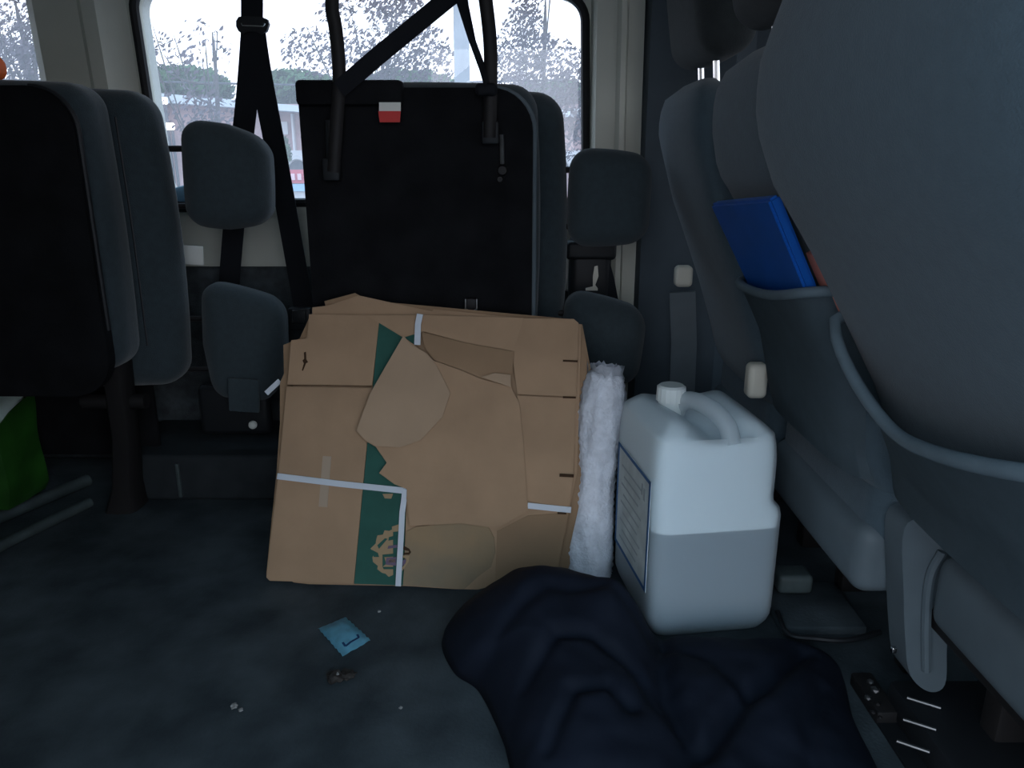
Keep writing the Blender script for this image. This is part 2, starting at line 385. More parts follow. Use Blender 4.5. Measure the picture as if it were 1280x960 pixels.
cb = bench(0.043, CY, '', True)
tag(cb, 'folded bench seat with black underside and metal hoop leg, behind the cardboard bundle', 'seat', 'folded bench seats along the side wall')
sh1 = lambda p, u: Vector((p.x, p.y, p.z * (1.0 - 0.06 * u[0])))
sh2 = lambda p, u: Vector((p.x, p.y, p.z * (1.0 + 0.04 * u[0]) + (-0.02 * u[0] if u[2] > 0 else 0.045 * max(0, -u[0]))))
headrest(cb, at(761, 248, 1.86), 0.093, 0.103, 1, 0.10, sh1)
headrest(cb, at(752, 424, 1.84), 0.098, 0.098, 6, 0.10, sh2)
# board fittings
build('top_flap', slab(-0.432, -0.218, CY - 0.022, CY + 0.02, 0.955, 1.003, 0.008), 'black_board', cb)
st = build('warning_sticker', prism_bm([at(x, y, CY - 0.023) for x, y in ((474, 128), (501, 128), (501, 139), (474, 139))], (0, -0.002, 0)), 'paper_white', cb)
st['label'] = 'white strip of the sticker'
st = build('release_tag', prism_bm([at(x, y, CY - 0.024) for x, y in ((473, 139), (501, 139), (500, 153), (475, 153))], (0, -0.003, 0)), 'red', cb); st['label'] = 'red release tag'
hy = CY - 0.025
hp = [at(417, 215, hy), at(421, 150, hy), at(424, 95, hy), at(420, 40, hy), at(415, 8, hy), at(420, -28, hy), at(440, -50, hy), at(510, -58, hy), at(585, -48, hy), at(602, -22, hy), at(608, 8, hy), at(613, 60, hy), at(613, 120, hy), at(612, 172, hy)]
build('hoop_leg', tube_bm(hp, 0.0135, 10, smooth=6, flat=0.7), 'black_metal', cb)
for (x, y) in ((415, 218), (613, 172)):
    build('hoop_bracket', box_bm(at(x, y - 6, CY - 0.012), (0.035, 0.03, 0.045), 0.005), 'black_plastic', cb)
build('latch_rod', tube_bm([at(627, 168, CY - 0.01), at(628, 205, CY - 0.01)], 0.005, 8), 'dull_metal', cb)
for (x, y, r) in ((628, 213, 0.011), (625, 224, 0.007)):
    b = bmesh.new(); bmesh.ops.create_cone(b, segments=12, radius1=r, radius2=r * 0.8, depth=0.012, cap_ends=True)
    bmesh.ops.rotate(b, cent=(0, 0, 0), matrix=Matrix.Rotation(PI / 2, 3, 'X'), verts=b.verts); bmesh.ops.translate(b, vec=at(x, y, CY - 0.006), verts=b.verts)
    build('bolt', b, 'black_metal', cb)
lb = build('latch', box_bm(at(589, 381, CY - 0.008), (0.026, 0.016, 0.03), 0.004), 'black_metal', cb)
build('latch_loop', tube_bm([at(582, 374, CY - 0.02), at(582, 386, CY - 0.02), at(589, 391, CY - 0.02), at(596, 386, CY - 0.02), at(596, 374, CY - 0.02)], 0.0022, 6), 'dull_metal', lb)
bb = at(418, 178, CY - 0.012)
build('hoop_strut', tube_bm([at(412, 150, CY - 0.01), at(413, 222, CY - 0.01)], 0.009, 8), 'black_plastic', cb)
# straps that hold the hoop to the roof
s = build('hold_strap', ribbon_bm([at(424, 112, hy - 0.016), at(470, 72, hy - 0.01), at(560, -2, hy), at(640, -66, hy + 0.02), (0.30, hy + 0.03, 1.558)], 0.034, 0.004, (0, -1, 0.1)), 'belt', cb)
build('loose_strap', ribbon_bm([at(610, 108, hy - 0.016), at(604, 88, hy - 0.016), at(590, 50, hy - 0.005), at(577, 0, hy), at(570, -60, hy), (-0.12, hy, 1.558)], 0.03, 0.004, [(0.93, -0.35, 0)] * 3 + [(0.75, -0.65, 0)] + [(0.6, -0.8, 0)] * 2), 'belt', cb)
build('strap_knot', pad_bm(at(608, 112, hy - 0.012), (0.022, 0.014, 0.012), 0.01), 'belt', cb)

LY = 1.60
lb_ = bench(-0.868, LY, '', False)
tag(lb_, 'folded bench seat at the left edge with plain black underside and grey cushions', 'seat', 'folded bench seats along the side wall')
shl = lambda p, u: Vector((p.x, p.y, p.z * (1.0 - 0.12 * max(0, u[0])) - (0.012 * u[0] if u[2] > 0 else 0)))
headrest(lb_, at(287, 222, 1.87), 0.098, 0.112, 3, -0.84, shl)
h2 = headrest(lb_, at(308, 430, 1.88), 0.098, 0.135, 4, -0.84, lambda p, u: Vector((p.x * (1.0 - 0.22 * max(0, -u[2])), p.y, p.z - (0.02 * u[0] if u[2] > 0 else 0))))
build('fabric_tag', box_bm(at(305, 494, 1.80), (0.075, 0.012, 0.085), 0.004, rot=Matrix.Rotation(math.radians(4), 3, 'Y')), 'head_fabric', h2)
build('headrest_bracket', slab(-0.80, -0.62, 1.86, 1.90, 0.17, 0.30, 0.015, 3), 'black_plastic', lb_)
b = bmesh.new(); bmesh.ops.create_uvsphere(b, u_segments=12, v_segments=8, radius=0.011); bmesh.ops.translate(b, vec=at(316, 531, 1.84), verts=b.verts)
build('end_cap', b, 'paper_white', lb_)['label'] = 'small white round end cap'
build('shade_backing', slab(-1.5, -0.93, 1.90, 1.915, 0.10, 0.42, 0.004), 'black_board', lb_)  # black sheet added to darken the gap under the bench
# its foot: black upright and two floor runners
build('foot_upright', loft_bm([[(x + a, y + b2, z) for a, b2 in super_ring(12, rx, ry, 4)] for x, y, z, rx, ry in ((-0.93, 1.72, 0.46, 0.018, 0.03), (-0.915, 1.72, 0.40, 0.026, 0.035), (-0.94, 1.76, 0.2, 0.026, 0.03), (-0.975, 1.80, 0.06, 0.028, 0.04), (-0.985, 1.80, 0.0, 0.042, 0.05))]), 'black_metal', lb_)
for a, b2, r in (((110, 600), (-60, 672), 0.016), ((112, 628), (-60, 712), 0.013)):
    pa, pb = ground(*a, r), ground(*b2, r)
    build('floor_runner', tube_bm([pa, pb], r, 10), 'rail_grey', lb_)

# ------------------------------------------------------------------ seat belt hanging before the wide window
BY = 2.02
e = empty('seat_belt', (-0.68, BY, 0.35)); tag(e, 'black seat belt hanging in front of the wide window', 'seat belt')
build('webbing', ribbon_bm([at(315, -90, BY), at(315, 32, BY)], 0.052, 0.003, (0, -1, 0)), 'belt', e)
build('webbing', ribbon_bm([at(316, 30, BY), at(309, 120, BY + 0.0), at(297, 230, BY + 0.01), at(286, 360, BY + 0.02), at(280, 470, BY + 0.03)], 0.054, 0.003, (0, -1, 0), smooth=4), 'belt', e)
build('webbing', ribbon_bm([at(317, 30, BY - 0.004), at(326, 90, BY - 0.005), at(345, 190, BY - 0.01), at(363, 290, BY - 0.02), at(381, 392, BY - 0.04)], 0.052, 0.003, (0, -1, 0), smooth=4), 'belt', e)
g = build('belt_guide', prism_bm([at(x, y, BY - 0.014) for x, y in ((295, 26), (298, 21), (305, 20), (327, 21), (334, 24), (336, 30), (333, 39), (326, 43), (319, 39), (311, 39), (304, 43), (298, 39), (295, 33))], (0, 0.012, 0)), 'black_plastic', e)
build('guide_bar', tube_bm([at(302, 29, BY - 0.016), at(303, 32, BY - 0.016), at(329, 33, BY - 0.016), at(331, 29, BY - 0.016)], 0.0026, 6), 'chrome', g)
k = build('buckle', box_bm(at(376, 398, BY - 0.05), (0.06, 0.03, 0.06), 0.008), 'black_plastic', e)
build('buckle_frame', tube_bm([at(x, y, BY - 0.068) for x, y in ((366, 388), (382, 388), (382, 404), (366, 404))], 0.002, 6, closed=True), 'dull_metal', k)

# second belt reel behind the right-hand headrests
e = empty('belt_reel', (0.21, 2.07, 0.45)); tag(e, 'black seat belt reel between the right-hand headrests', 'seat belt')
build('reel_housing', pad_bm(at(737, 340, 2.06), (0.055, 0.035, 0.10), 0.02, nmid=2), 'black_plastic', e)
build('webbing', ribbon_bm([at(748, 320, 2.03), at(756, 350, 2.03), at(766, 400, 2.03)], 0.05, 0.003, (0.1, -1, 0)), 'belt', e)
build('reel_cover', pad_bm(at(738, 312, 2.05), (0.066, 0.03, 0.025), 0.012, nmid=2), 'black_plastic', e)
t_ = build('reel_label', prism_bm([at(x, y, 2.014) for x, y in ((743, 333), (747, 332), (748, 345), (744, 356), (747, 360), (747, 363), (732, 363), (732, 360), (741, 358), (741, 345))], (0, -0.003, 0)), 'cream_tab', e); t_['label'] = 'cream hook-shaped label'
tag(build('wall_clip', pad_bm(at(714, 341, 2.13), (0.02, 0.02, 0.05), 0.01, nmid=2), 'paper_white'), 'white plastic clip on the wall beside the black belt reel', 'clip')

# ------------------------------------------------------------------ row of seats on the right, seen from behind
def interp(tab, z):
    if z >= tab[0][1]: return tab[0][0]
    for (xa, za), (xb, zb) in zip(tab[:-1], tab[1:]):
        if zb <= z <= za: return xa + (xb - xa) * (za - z) / (za - zb)
    return tab[-1][0]
def row_seat(y0, y1, prof, lab, top, zbase, pocket=None, head=True, low=(0.0, 0.0), sh=(0.10, 0.30)):
    yc, hw = (y0 + y1) / 2, (y1 - y0) / 2 - 0.004
    e = empty('row_seat', (0.75, yc, 0)); tag(e, lab, 'seat', 'row of seats on the right')
    rings = []; th = 0.055; zs = []
    N = 26
    for i in range(N + 1):
        z = zbase + (top - zbase) * i / N; zs.append(z)
    for z in zs + [top]:
        k = max(0, (z - (top - 0.10)) / 0.10); s = math.sqrt(max(0.0, 1 - k ** 2.4)) if k > 0 else 1.0
        s = max(s, 0.02); kb = max(0, (zbase + 0.05 - z) / 0.05); sb = 1 - 0.25 * kb ** 2
        shoulder = 1.0 - sh[0] * max(0, (z - (top - sh[1])) / sh[1]) ** 2
        wy = hw * shoulder * (0.55 + 0.45 * s) ; dx = th * (0.25 + 0.75 * s) * sb
        x = interp(prof, z) + th
        rings.append([(x + a, yc + b, z + 0.012 * 0) for a, b in super_ring(48, dx, wy, 4.2)])
    build('backrest', loft_bm(rings), 'seat_fabric', e)
    # seat cushion in front of the back, with a rear skirt
    xb = interp(prof, zbase)
    build('seat_cushion', pad_bm((xb + 0.27 + low[0], yc - low[1], zbase - 0.045), (0.25, hw - 0.004 - low[1], 0.07), 0.04, (0.0, 0.0, 0.015)), 'seat_fabric', e)
    build('seat_skirt', pad_bm((xb + 0.255 + low[0], yc - low[1], zbase - 0.122), (0.25, hw - 0.008 - low[1], 0.06), 0.028, (0.006, 0, 0)), 'grey_plastic', e)
    if pocket:
        zr, depth, pw = pocket; bm = bmesh.new(); G_ = []
        nu, nv = 24, 14
        for i in range(nu + 1):
            u = -1 + 2 * i / nu; y = yc + u * (hw - 0.004); row = []
            for j in range(nv + 1):
                v = j / nv; zt = zr(y); z = (zbase + 0.015) + (zt - zbase - 0.015) * v
                edge = (1 - u ** 20)
                off = (0.004 + depth * (1 - abs(u) ** pw) ** 0.8 * (0.25 + 0.75 * v ** 1.5) * (1 - 0.0)) * edge
                corner = th * (1 - (1 - abs(u) ** 4.2) ** (1 / 4.2))       # follow the rounded corner of the shell
                row.append(bm.verts.new((interp(prof, z) - off + corner - 0.002, y, z)))
            G_.append(row)
        for i in range(nu):
            for j in range(nv): bm.faces.new((G_[i][j], G_[i + 1][j], G_[i + 1][j + 1], G_[i][j + 1]))
        rim = [tuple(r[-1].co) for r in G_]; bmesh.ops.solidify(bm, geom=list(bm.faces), thickness=0.004)
        po = build('pocket', bm, 'pocket_vinyl', e)
        build('pocket_rim', tube_bm(rim, 0.008, 10), 'pocket_vinyl', po)
    if head:
        hx = prof[0][0] + 0.06
        hr = build('headrest', pad_bm((hx - 0.005, yc, top + 0.165), (0.055, 0.165, 0.125), 0.045, (0.01, 0.005, 0.005), rot=Matrix.Rotation(math.radians(-8), 3, 'Y')), 'head_shaded', e)
        for dy in (-0.065, 0.065):
            build('headrest_post', tube_bm([(hx + 0.01, yc + dy, top - 0.02), (hx, yc + dy, top + 0.09)], 0.007, 8), 'chrome', hr)
    # black pedestal under the seat
    for dy in (-hw * 0.6, hw * 0.6):
        build('leg', slab(xb + 0.14, xb + 0.20, yc + dy - 0.02, yc + dy + 0.02, 0.0, zbase - 0.17, 0.006), 'black_metal', e)
        build('leg', slab(xb + 0.36, xb + 0.42, yc + dy - 0.02, yc + dy + 0.02, 0.0, zbase - 0.17, 0.006), 'black_metal', e)
    build('base_frame', slab(xb + 0.08, xb + 0.46, yc - hw + 0.03, yc + hw - 0.03, zbase - 0.205, zbase - 0.165, 0.01), 'black_metal', e)
    return e
PF = [(0.345, 1.06), (0.332, 0.98), (0.338, 0.90), (0.356, 0.84), (0.38, 0.76), (0.42, 0.66), (0.462, 0.55), (0.495, 0.45), (0.52, 0.36)]
PM = [(0.358, 1.06), (0.348, 0.98), (0.352, 0.90), (0.368, 0.83), (0.404, 0.78), (0.462, 0.66), (0.502, 0.54), (0.515, 0.43), (0.535, 0.36)]
PN = [(0.325, 1.14), (0.300, 1.05), (0.288, 0.96), (0.294, 0.89), (0.322, 0.82), (0.380, 0.735), (0.440, 0.635), (0.495, 0.54), (0.53, 0.45), (0.55, 0.36)]
rs_far = row_seat(1.505, 1.945, PF, 'farthest grey seat of the right-hand row, next to the dark pillar', 1.005, 0.36)
def rim_mid(y):
    u = (y - 1.28) / 0.22; return 0.655 - 0.02 * (1 - u * u) - 0.022 * u
rs_mid = row_seat(1.055, 1.50, PM, 'middle grey seat of the right-hand row, blue folder in its pocket', 1.02, 0.37, (rim_mid, 0.046, 10))
def rim_near(y):
    u = max(0.0, min(1.0, (1.05 - y) / 0.54)); return 0.665 - 0.112 * math.sin(min(1.0, u / 0.45) * PI / 2) + (0.075 * ((u - 0.45) / 0.55) ** 1.3 if u > 0.45 else 0)
rs_near = row_seat(0.44, 1.05, PN, 'nearest large grey seat back filling the right edge', 1.14, 0.38, sh=(0.72, 0.24), low=(0.055, 0.025), pocket= (rim_near, 0.05, 2))
# plastic side shield between the near and the middle seat
sp_ = smooth_path([at(x, y, 1.06) for x, y in ((1108, 640), (1108, 720), (1110, 770), (1116, 815), (1138, 836), (1158, 828), (1160, 780), (1162, 700), (1170, 680), (1180, 650), (1140, 630))], 5, True)
ss = build('side_shield', prism_bm(sp_, (0, -0.055, 0)), 'grey_plastic', rs_near, angle=50)
build('shield_rib', tube_bm([at(x, y, 1.0) for x, y in ((1178, 690), (1163, 720), (1158, 770), (1158, 838))], 0.007, 8, smooth=5), 'grey_plastic', ss)
build('shield_screw', box_bm(at(1117, 812, 1.01), (0.008, 0.008, 0.01), 0.002), 'chrome', ss)
# cream tabs at the seat sides
for s_, (px, py), Y, (hw, hh), lab in ((rs_mid, (945, 475), 1.50, (0.02, 0.036), 'cream plastic tab'), (rs_far, (854, 345), 1.96, (0.022, 0.027), 'cream plastic tab')):
    build('recline_tab', pad_bm(at(px, py, Y), (hw, 0.02, hh), 0.012, nmid=2), 'cream_tab', s_)['label'] = lab
build('side_belt', ribbon_bm([at(853, 365, 1.98), at(855, 430, 1.98), at(852, 505, 1.98)], 0.066, 0.012, (-0.2, -1, 0)), 'grey_plastic', rs_far)
# fittings on the floor under the row
e = build('seat_track', slab(0.60, 1.0, 0.80, 1.048, 0.0, 0.055, 0.012), 'black_plastic', rs_near)
for (a, b2) in (((1134, 872), (1176, 885)), ((1129, 899), (1170, 912)), ((1121, 926), (1162, 940))):
    build('rod', tube_bm([ground(*a, 0.057), ground(*b2, 0.057)], 0.0026, 8), 'dull_metal', e)
for (x, y, r) in ((1088, 852, 0.006), (1094, 862, 0.008), (1085, 872, 0.006), (1097, 880, 0.005), (1091, 890, 0.005), (1100, 897, 0.004)):
    b = bmesh.new(); bmesh.ops.create_icosphere(b, subdivisions=1, radius=r); bmesh.ops.scale(b, vec=(1, 1, 0.7), verts=b.verts); bmesh.ops.translate(b, vec=ground(x, y, 0.026), verts=b.verts)
    build('bolt', b, 'black_metal' if r < 0.006 else 'dull_metal', e, smooth=False)
build('dark_underlay', slab(0.572, 1.0, 0.70, 1.048, 0.0, 0.005), 'black_plastic', rs_near)  # added black sheet, keeps the floor dark under the near seat
build('bolt_plate', box_bm(ground(1092, 872, 0.012), (0.035, 0.10, 0.024), 0.004), 'black_metal', e)
e = empty('floor_bracket', (0.54, 1.36, 0)); tag(e, 'pale grey floor bracket beside the jerrycan under the middle seat', 'bracket')
build('bracket_cover', pad_bm(ground(990, 724, 0.05), (0.034, 0.026, 0.02), 0.01, nmid=2), 'rail_grey', e)
build('bracket_plate', slab(0.50, 0.66, 1.24, 1.40, 0.0, 0.02, 0.006), 'floor_vinyl', e)
tag(build('cable', tube_bm([ground(972, 765, 0.03), ground(985, 792, 0.03), ground(1020, 798, 0.03), ground(1060, 800, 0.03), ground(1100, 790, 0.03)], 0.005, 8, smooth=6), 'black_plastic'), 'thin black cable lying on the floor right of the jerrycan', 'cable')
# blue folder in the pocket of the middle seat
e = empty('blue_folder', (0.40, 1.25, 0.66)); tag(e, 'glossy blue folder tucked into the pocket of the middle seat', 'folder')
q = [Vector((0.360, 1.43, 0.772)), Vector((0.355, 1.094, 0.797)), Vector((0.466, 1.112, 0.592)), Vector((0.471, 1.42, 0.567))]
nrm = Vector((0.88, 0, 0.475)).normalized()
b = prism_bm(q, nrm * 0.018); bmesh.ops.bevel(b, geom=list(b.edges), offset=0.004, segments=2, affect='EDGES'); cov = build('cover', b, 'blue_folder', e)
build('top_label_strip', prism_bm([q[0] + Vector((0.006, -0.07, 0.0015)), q[0] + Vector((0.006, -0.20, 0.0015)), q[0] + Vector((0.012, -0.20, 0.0045)), q[0] + Vector((0.012, -0.07, 0.0045))], (0, 0, 0.001)), 'label_paper', cov)
tag(build('pink_booklet', box_bm((0.452, 1.094, 0.675), (0.008, 0.045, 0.11), 0.002, rot=Matrix.Rotation(math.radians(-28), 3, 'Y')), 'pink_paper'), 'pink booklet edge showing beside the blue folder', 'booklet')

# ------------------------------------------------------------------ bundle of flattened cartons
B0 = Vector((-0.52, 1.420, 0.016)); U = Vector((1, -0.035, 0)).normalized(); V = Vector((0, 0.185, 0.57)); V = (V - U * V.dot(U)).normalized(); Nn = U.cross(V).normalized()
def onplane(px, py, n=0.0):
    o, d = Vector((0, 0, EYE)), ray(px, py); b = B0 + Nn * n
    t = (b - o).dot(Nn) / d.dot(Nn); q_ = o + d * t - B0
    return q_.dot(U), q_.dot(V)
def uv3(u, v, n): return B0 + U * u + V * v + Nn * n
def CP(x, y): return (320 + x / 2.341, 350 + y / 2.341)      # coordinates of a 2.34x study of the bundle
def sheet(name, pts, n, m, parent, th=0.005, bend=None, study=True, cuts=3):
    bm = bmesh.new(); vv = []
    for (x, y) in pts:
        px, py = CP(x, y) if study else (x, y)
        u, v = onplane(px, py, n); vv.append(bm.verts.new((u, v, 0)))
    f = bm.faces.new(vv)
    if f.normal.z < 0: f.normal_flip()
    if bend:
        bmesh.ops.triangulate(bm, faces=bm.faces)
        for _ in range(cuts): bmesh.ops.subdivide_edges(bm, edges=[e_ for e_ in bm.edges if e_.calc_length() > 0.02], cuts=1, use_grid_fill=True); bmesh.ops.triangulate(bm, faces=[f_ for f_ in bm.faces if len(f_.verts) > 4])
    r = bmesh.ops.extrude_face_region(bm, geom=list(bm.faces)); top_v = [g_ for g_ in r['geom'] if isinstance(g_, bmesh.types.BMVert)]
    for v_ in top_v: v_.co.z -= th
    for v_ in bm.verts:
        u, v, z = v_.co; k = bend(u, v) if bend else 0
        v_.co = uv3(u, v, n + z + k)
    return build(name, bm, m, parent, angle=30)
cbn = empty('cardboard_bundle', (-0.2, 1.44, 0)); tag(cbn, 'bundle of flattened brown cartons tied with white strap, leaning on the folded seat', 'cardboard')
# rear sheets, only their edges show
rear = [
 ([(60, 880), (45, 700), (85, 430), (80, 190), (130, 170), (240, 90), (300, 90), (780, 105), (955, 130), (985, 290), (962, 470), (960, 700), (900, 890)], -0.026, 'cardboard_brown', 0.014),
 ([(110, 880), (300, 905), (305, 912), (600, 918), (640, 925), (700, 900), (900, 860), (950, 640), (970, 240), (930, 115), (330, 60), (290, 38), (200, 62), (205, 85), (160, 100), (70, 300), (70, 420), (60, 560), (30, 860)], -0.018, 'cardboard_brown', 0.006),
 ([(100, 878), (110, 885), (300, 907), (302, 898), (700, 900), (880, 860), (940, 560), (952, 130), (520, 85), (515, 92), (300, 45), (210, 75), (165, 80), (165, 95), (80, 420)], -0.010, 'cardboard', 0.005)]
for pts, n_, m_, th in rear: sheet('carton_sheet', pts, n_, m_, cbn, th)
wav = lambda a, fu, fv, ph: (lambda u, v: a * (math.sin(u * fu + ph) + math.cos(v * fv + ph)))
# front carton: panels split along its creases
fr = sheet('front_sheet', [(30, 870), (66, 560), (90, 312), (340, 316), (286, 888), (40, 880)], 0.0, 'cardboard', cbn, 0.006)
sheet('upper_flap', [(92, 306), (103, 176), (150, 171), (155, 100), (362, 104), (340, 309)], 0.001, 'cardboard', fr, 0.005)
gs = sheet('green_stripe', [(362, 106), (470, 108), (440, 612), (430, 894), (287, 889), (342, 310)], 0.0, 'print_green', fr, 0.006); gs['label'] = 'dark green printed stripe'
sheet('lower_panel', [(442, 560), (795, 560), (915, 676), (880, 850), (640, 908), (433, 895)], -0.002, 'cardboard', fr, 0.006)
sheet('right_flap', [(784, 112), (930, 114), (944, 126), (937, 342), (765, 334), (750, 215)], 0.002, 'cardboard', fr, 0.006)
sheet('right_panel', [(765, 338), (937, 346), (928, 566), (916, 676), (780, 640)], 0.001, 'cardboard', fr, 0.006)
sheet('brown_panel', [(705, 735), (795, 690), (916, 680), (880, 850), (700, 880)], 0.0005, 'cardboard_brown', fr, 0.004)
# torn middle flaps on top
sheet('top_band', [(325, 104), (475, 102), (783, 110), (770, 165), (752, 208), (620, 185), (490, 150), (430, 168)], 0.006, 'cardboard', cbn, 0.004, wav(0.0025, 9, 30, 0.4))
sheet('folded_band', [(485, 152), (620, 186), (756, 210), (745, 312), (660, 288), (600, 262), (525, 236), (495, 200)], 0.009, 'cardboard_brown', cbn, 0.004, wav(0.002, 10, 25, 1.0))
cf = sheet('torn_flap', [(432, 166), (470, 195), (520, 236), (600, 264), (660, 290), (745, 312), (770, 360), (782, 480), (796, 676), (705, 728), (600, 712), (450, 720), (440, 640), (441, 612), (405, 598), (360, 565), (382, 535), (350, 488), (318, 470), (296, 440), (335, 330), (375, 260)], 0.014, 'cardboard', cbn, 0.004, wav(0.003, 7, 9, 0.8))
cf['label'] = 'large torn flap folded over the front'
sheet('torn_corner', [(432, 163), (455, 190), (500, 215), (528, 250), (568, 330), (545, 400), (480, 470), (420, 490), (350, 486), (318, 468), (294, 440), (335, 330)], 0.021, 'cardboard_pale', cbn, 0.004, wav(0.0028, 7, 9, 0.8))
sheet('small_flap', [(660, 284), (700, 272), (745, 278), (746, 314)], 0.019, 'cardboard_pale', cbn, 0.003)
sheet('stained_flap', [(440, 735), (470, 722), (560, 712), (640, 705), (680, 722), (697, 755), (700, 800), (688, 840), (650, 868), (610, 905), (430, 893)], 0.003, 'cardboard_stained', cbn, 0.004)
# tie straps, tape, slits
def strip(name, pts, wid, n, m, parent):
    P3 = []
    for (x, y) in pts:
        u, v = onplane(*CP(x, y), n); P3.append(uv3(u, v, n))
    return build(name, ribbon_bm(P3, wid, 0.0016, Nn), m, parent)
strip('tie_strap', [(62, 574), (250, 597), (438, 617)], 0.0125, 0.0032, 'strap_white', cbn)
strip('tie_strap', [(795, 660), (860, 667), (922, 673)], 0.012, 0.0045, 'strap_white', cbn)
strip('tie_strap', [(480, 100), (474, 130), (472, 190)], 0.0125, 0.0145, 'strap_white', cbn)
strip('tie_strap', [(436, 612), (433, 645), (428, 680), (424, 760), (416, 896)], 0.0115, 0.0075, 'strap_white', cbn)
strip('tie_strap_end', [(70, 295), (48, 315), (30, 332)], 0.011, -0.03, 'strap_white', cbn)
strip('tape', [(208, 516), (196, 664)], 0.018, 0.0015, 'tape', fr)['label'] = 'strip of clear tape'
for a in ([(898, 236), (941, 238)], [(898, 343), (936, 344)], [(888, 571), (930, 573)], [(882, 682), (908, 683)]):
    strip('slot', a, 0.004 if a[0][1] != 571 else 0.0065, 0.004, 'slit', fr)
strip('crease', [(92, 308), (215, 308), (338, 311)], 0.0011, 0.0022, 'slit', fr)
sheet('hand_hole', [(140, 212), (146, 210), (147, 232), (152, 240), (146, 244), (137, 266), (134, 264), (140, 244), (136, 236), (141, 230)], 0.0022, 'slit', fr, 0.001)
# printed emblem on the green stripe
def blot(pts, m, n=0.0012): return sheet('printed_emblem', pts, n, m, gs, 0.0008)
def EM(x, y): return ((430 + x / 6.857 - 320) * 2.341, (600 + y / 6.857 - 350) * 2.341)
disc = [(EC_x + (175 + 14 * math.sin(k * 2.3) + 9 * math.cos(k * 3.7)) * math.cos(k * PI / 16), EC_y + (200 + 12 * math.sin(k * 2.9)) * math.sin(k * PI / 16)) for EC_x, EC_y in ((420, 625),) for k in range(8, 25)]
blot([EM(*p) for p in disc], 'print_tan')
for pts, m_ in (([(330, 120), (420, 118), (405, 160), (350, 158)], 'print_tan'), ([(410, 400), (470, 380), (468, 440), (415, 445)], 'print_tan')): blot([EM(*p) for p in pts], m_)
for pts, m_ in (([(285, 560), (350, 500), (372, 505), (300, 590)], 'print_green'), ([(385, 490), (460, 470), (460, 505), (380, 520)], 'print_green'), ([(380, 565), (456, 555), (456, 580), (372, 590)], 'print_violet'),
               ([(330, 640), (452, 628), (450, 655), (345, 662), (360, 720), (330, 745)], 'print_green'), ([(365, 668), (448, 660), (446, 735), (350, 725)], 'print_violet'), ([(385, 680), (440, 676), (438, 706), (378, 710)], 'print_tan'),
               ([(240, 600), (290, 625), (300, 660), (255, 660)], 'print_green'), ([(330, 745), (440, 745), (438, 765), (340, 765)], 'print_green')):
    blot([EM(*p) for p in pts], m_, 0.0022)
for pts, m_ in (([(505, 560), (560, 590), (575, 620), (560, 640), (510, 640), (512, 625), (555, 622), (555, 608), (510, 600)], 'slit'), ([(505, 645), (560, 650), (555, 700), (500, 780), (495, 755), (530, 710), (535, 670), (505, 665)], 'print_tan'), ([(505, 690), (535, 675), (525, 715), (500, 740)], 'print_violet')):
    sheet('printed_emblem', [EM(*p) for p in pts], 0.0048, m_, fr, 0.0008)

# ------------------------------------------------------------------ rolled bubble wrap
a0, a1 = Vector((0.156, 1.468, 0.0)), Vector((0.196, 1.540, 0.425)); ax = (a1 - a0).normalized(); sx = ax.cross(Vector((0, 1, 0))).normalized(); sy = sx.cross(ax).normalized()
rings = []
NR, NS = 56, 56
for i in range(NR + 1):
    t = i / NR; rings.append([])
    base = 0.046 + 0.005 * math.sin(t * 9) - 0.012 * max(0, t - 0.8) / 0.2 + 0.010 * max(0, 0.22 - t) / 0.22
    for k in range(NS):
        th = 2 * PI * k / NS; c = a0.lerp(a1, t)
        d = sx * math.cos(th) + sy * math.sin(th)
        bub = 0.0035 * abs(math.sin(th * 14 + (i % 2) * PI / 2)) * abs(math.sin(t * 56 * PI / 2)) + 0.006 * noise.noise(Vector((math.cos(th) * 2.2, math.sin(th) * 2.2, t * 9)))
        rings[-1].append(c + d * (base + bub) + ax * (0.014 * noise.noise(Vector((math.cos(th) * 4, math.sin(th) * 4, 3.0))) * (t > 0.97)))
e = empty('bubble_wrap_roll', (0.18, 1.49, 0)); tag(e, 'white roll of bubble wrap standing between the carton bundle and the jerrycan', 'bubble wrap')
b = loft_bm(rings); 
for v in b.verts: v.co.z = max(v.co.z, 0.001)
build('roll', b, 'wrap_white', e, angle=80)
b = bmesh.new(); prev = None
for k in range(70):
    th = k / 70 * 4 * PI; r = 0.036 - 0.022 * k / 70
    c = a1 + (sx * math.cos(th) + sy * math.sin(th)) * r
    top = c + ax * (0.016 + 0.012 * noise.noise(Vector((k * 0.5, 0, 0)))) + (sx * math.cos(th) + sy * math.sin(th)) * 0.006
    q_ = (b.verts.new(c - ax * 0.03), b.verts.new(top))
    if prev: b.faces.new((prev[0], q_[0], q_[1], prev[1]))
    prev = q_
bmesh.ops.solidify(b, geom=list(b.faces), thickness=0.003)
build('ragged_edge', b, 'wrap_white', e)

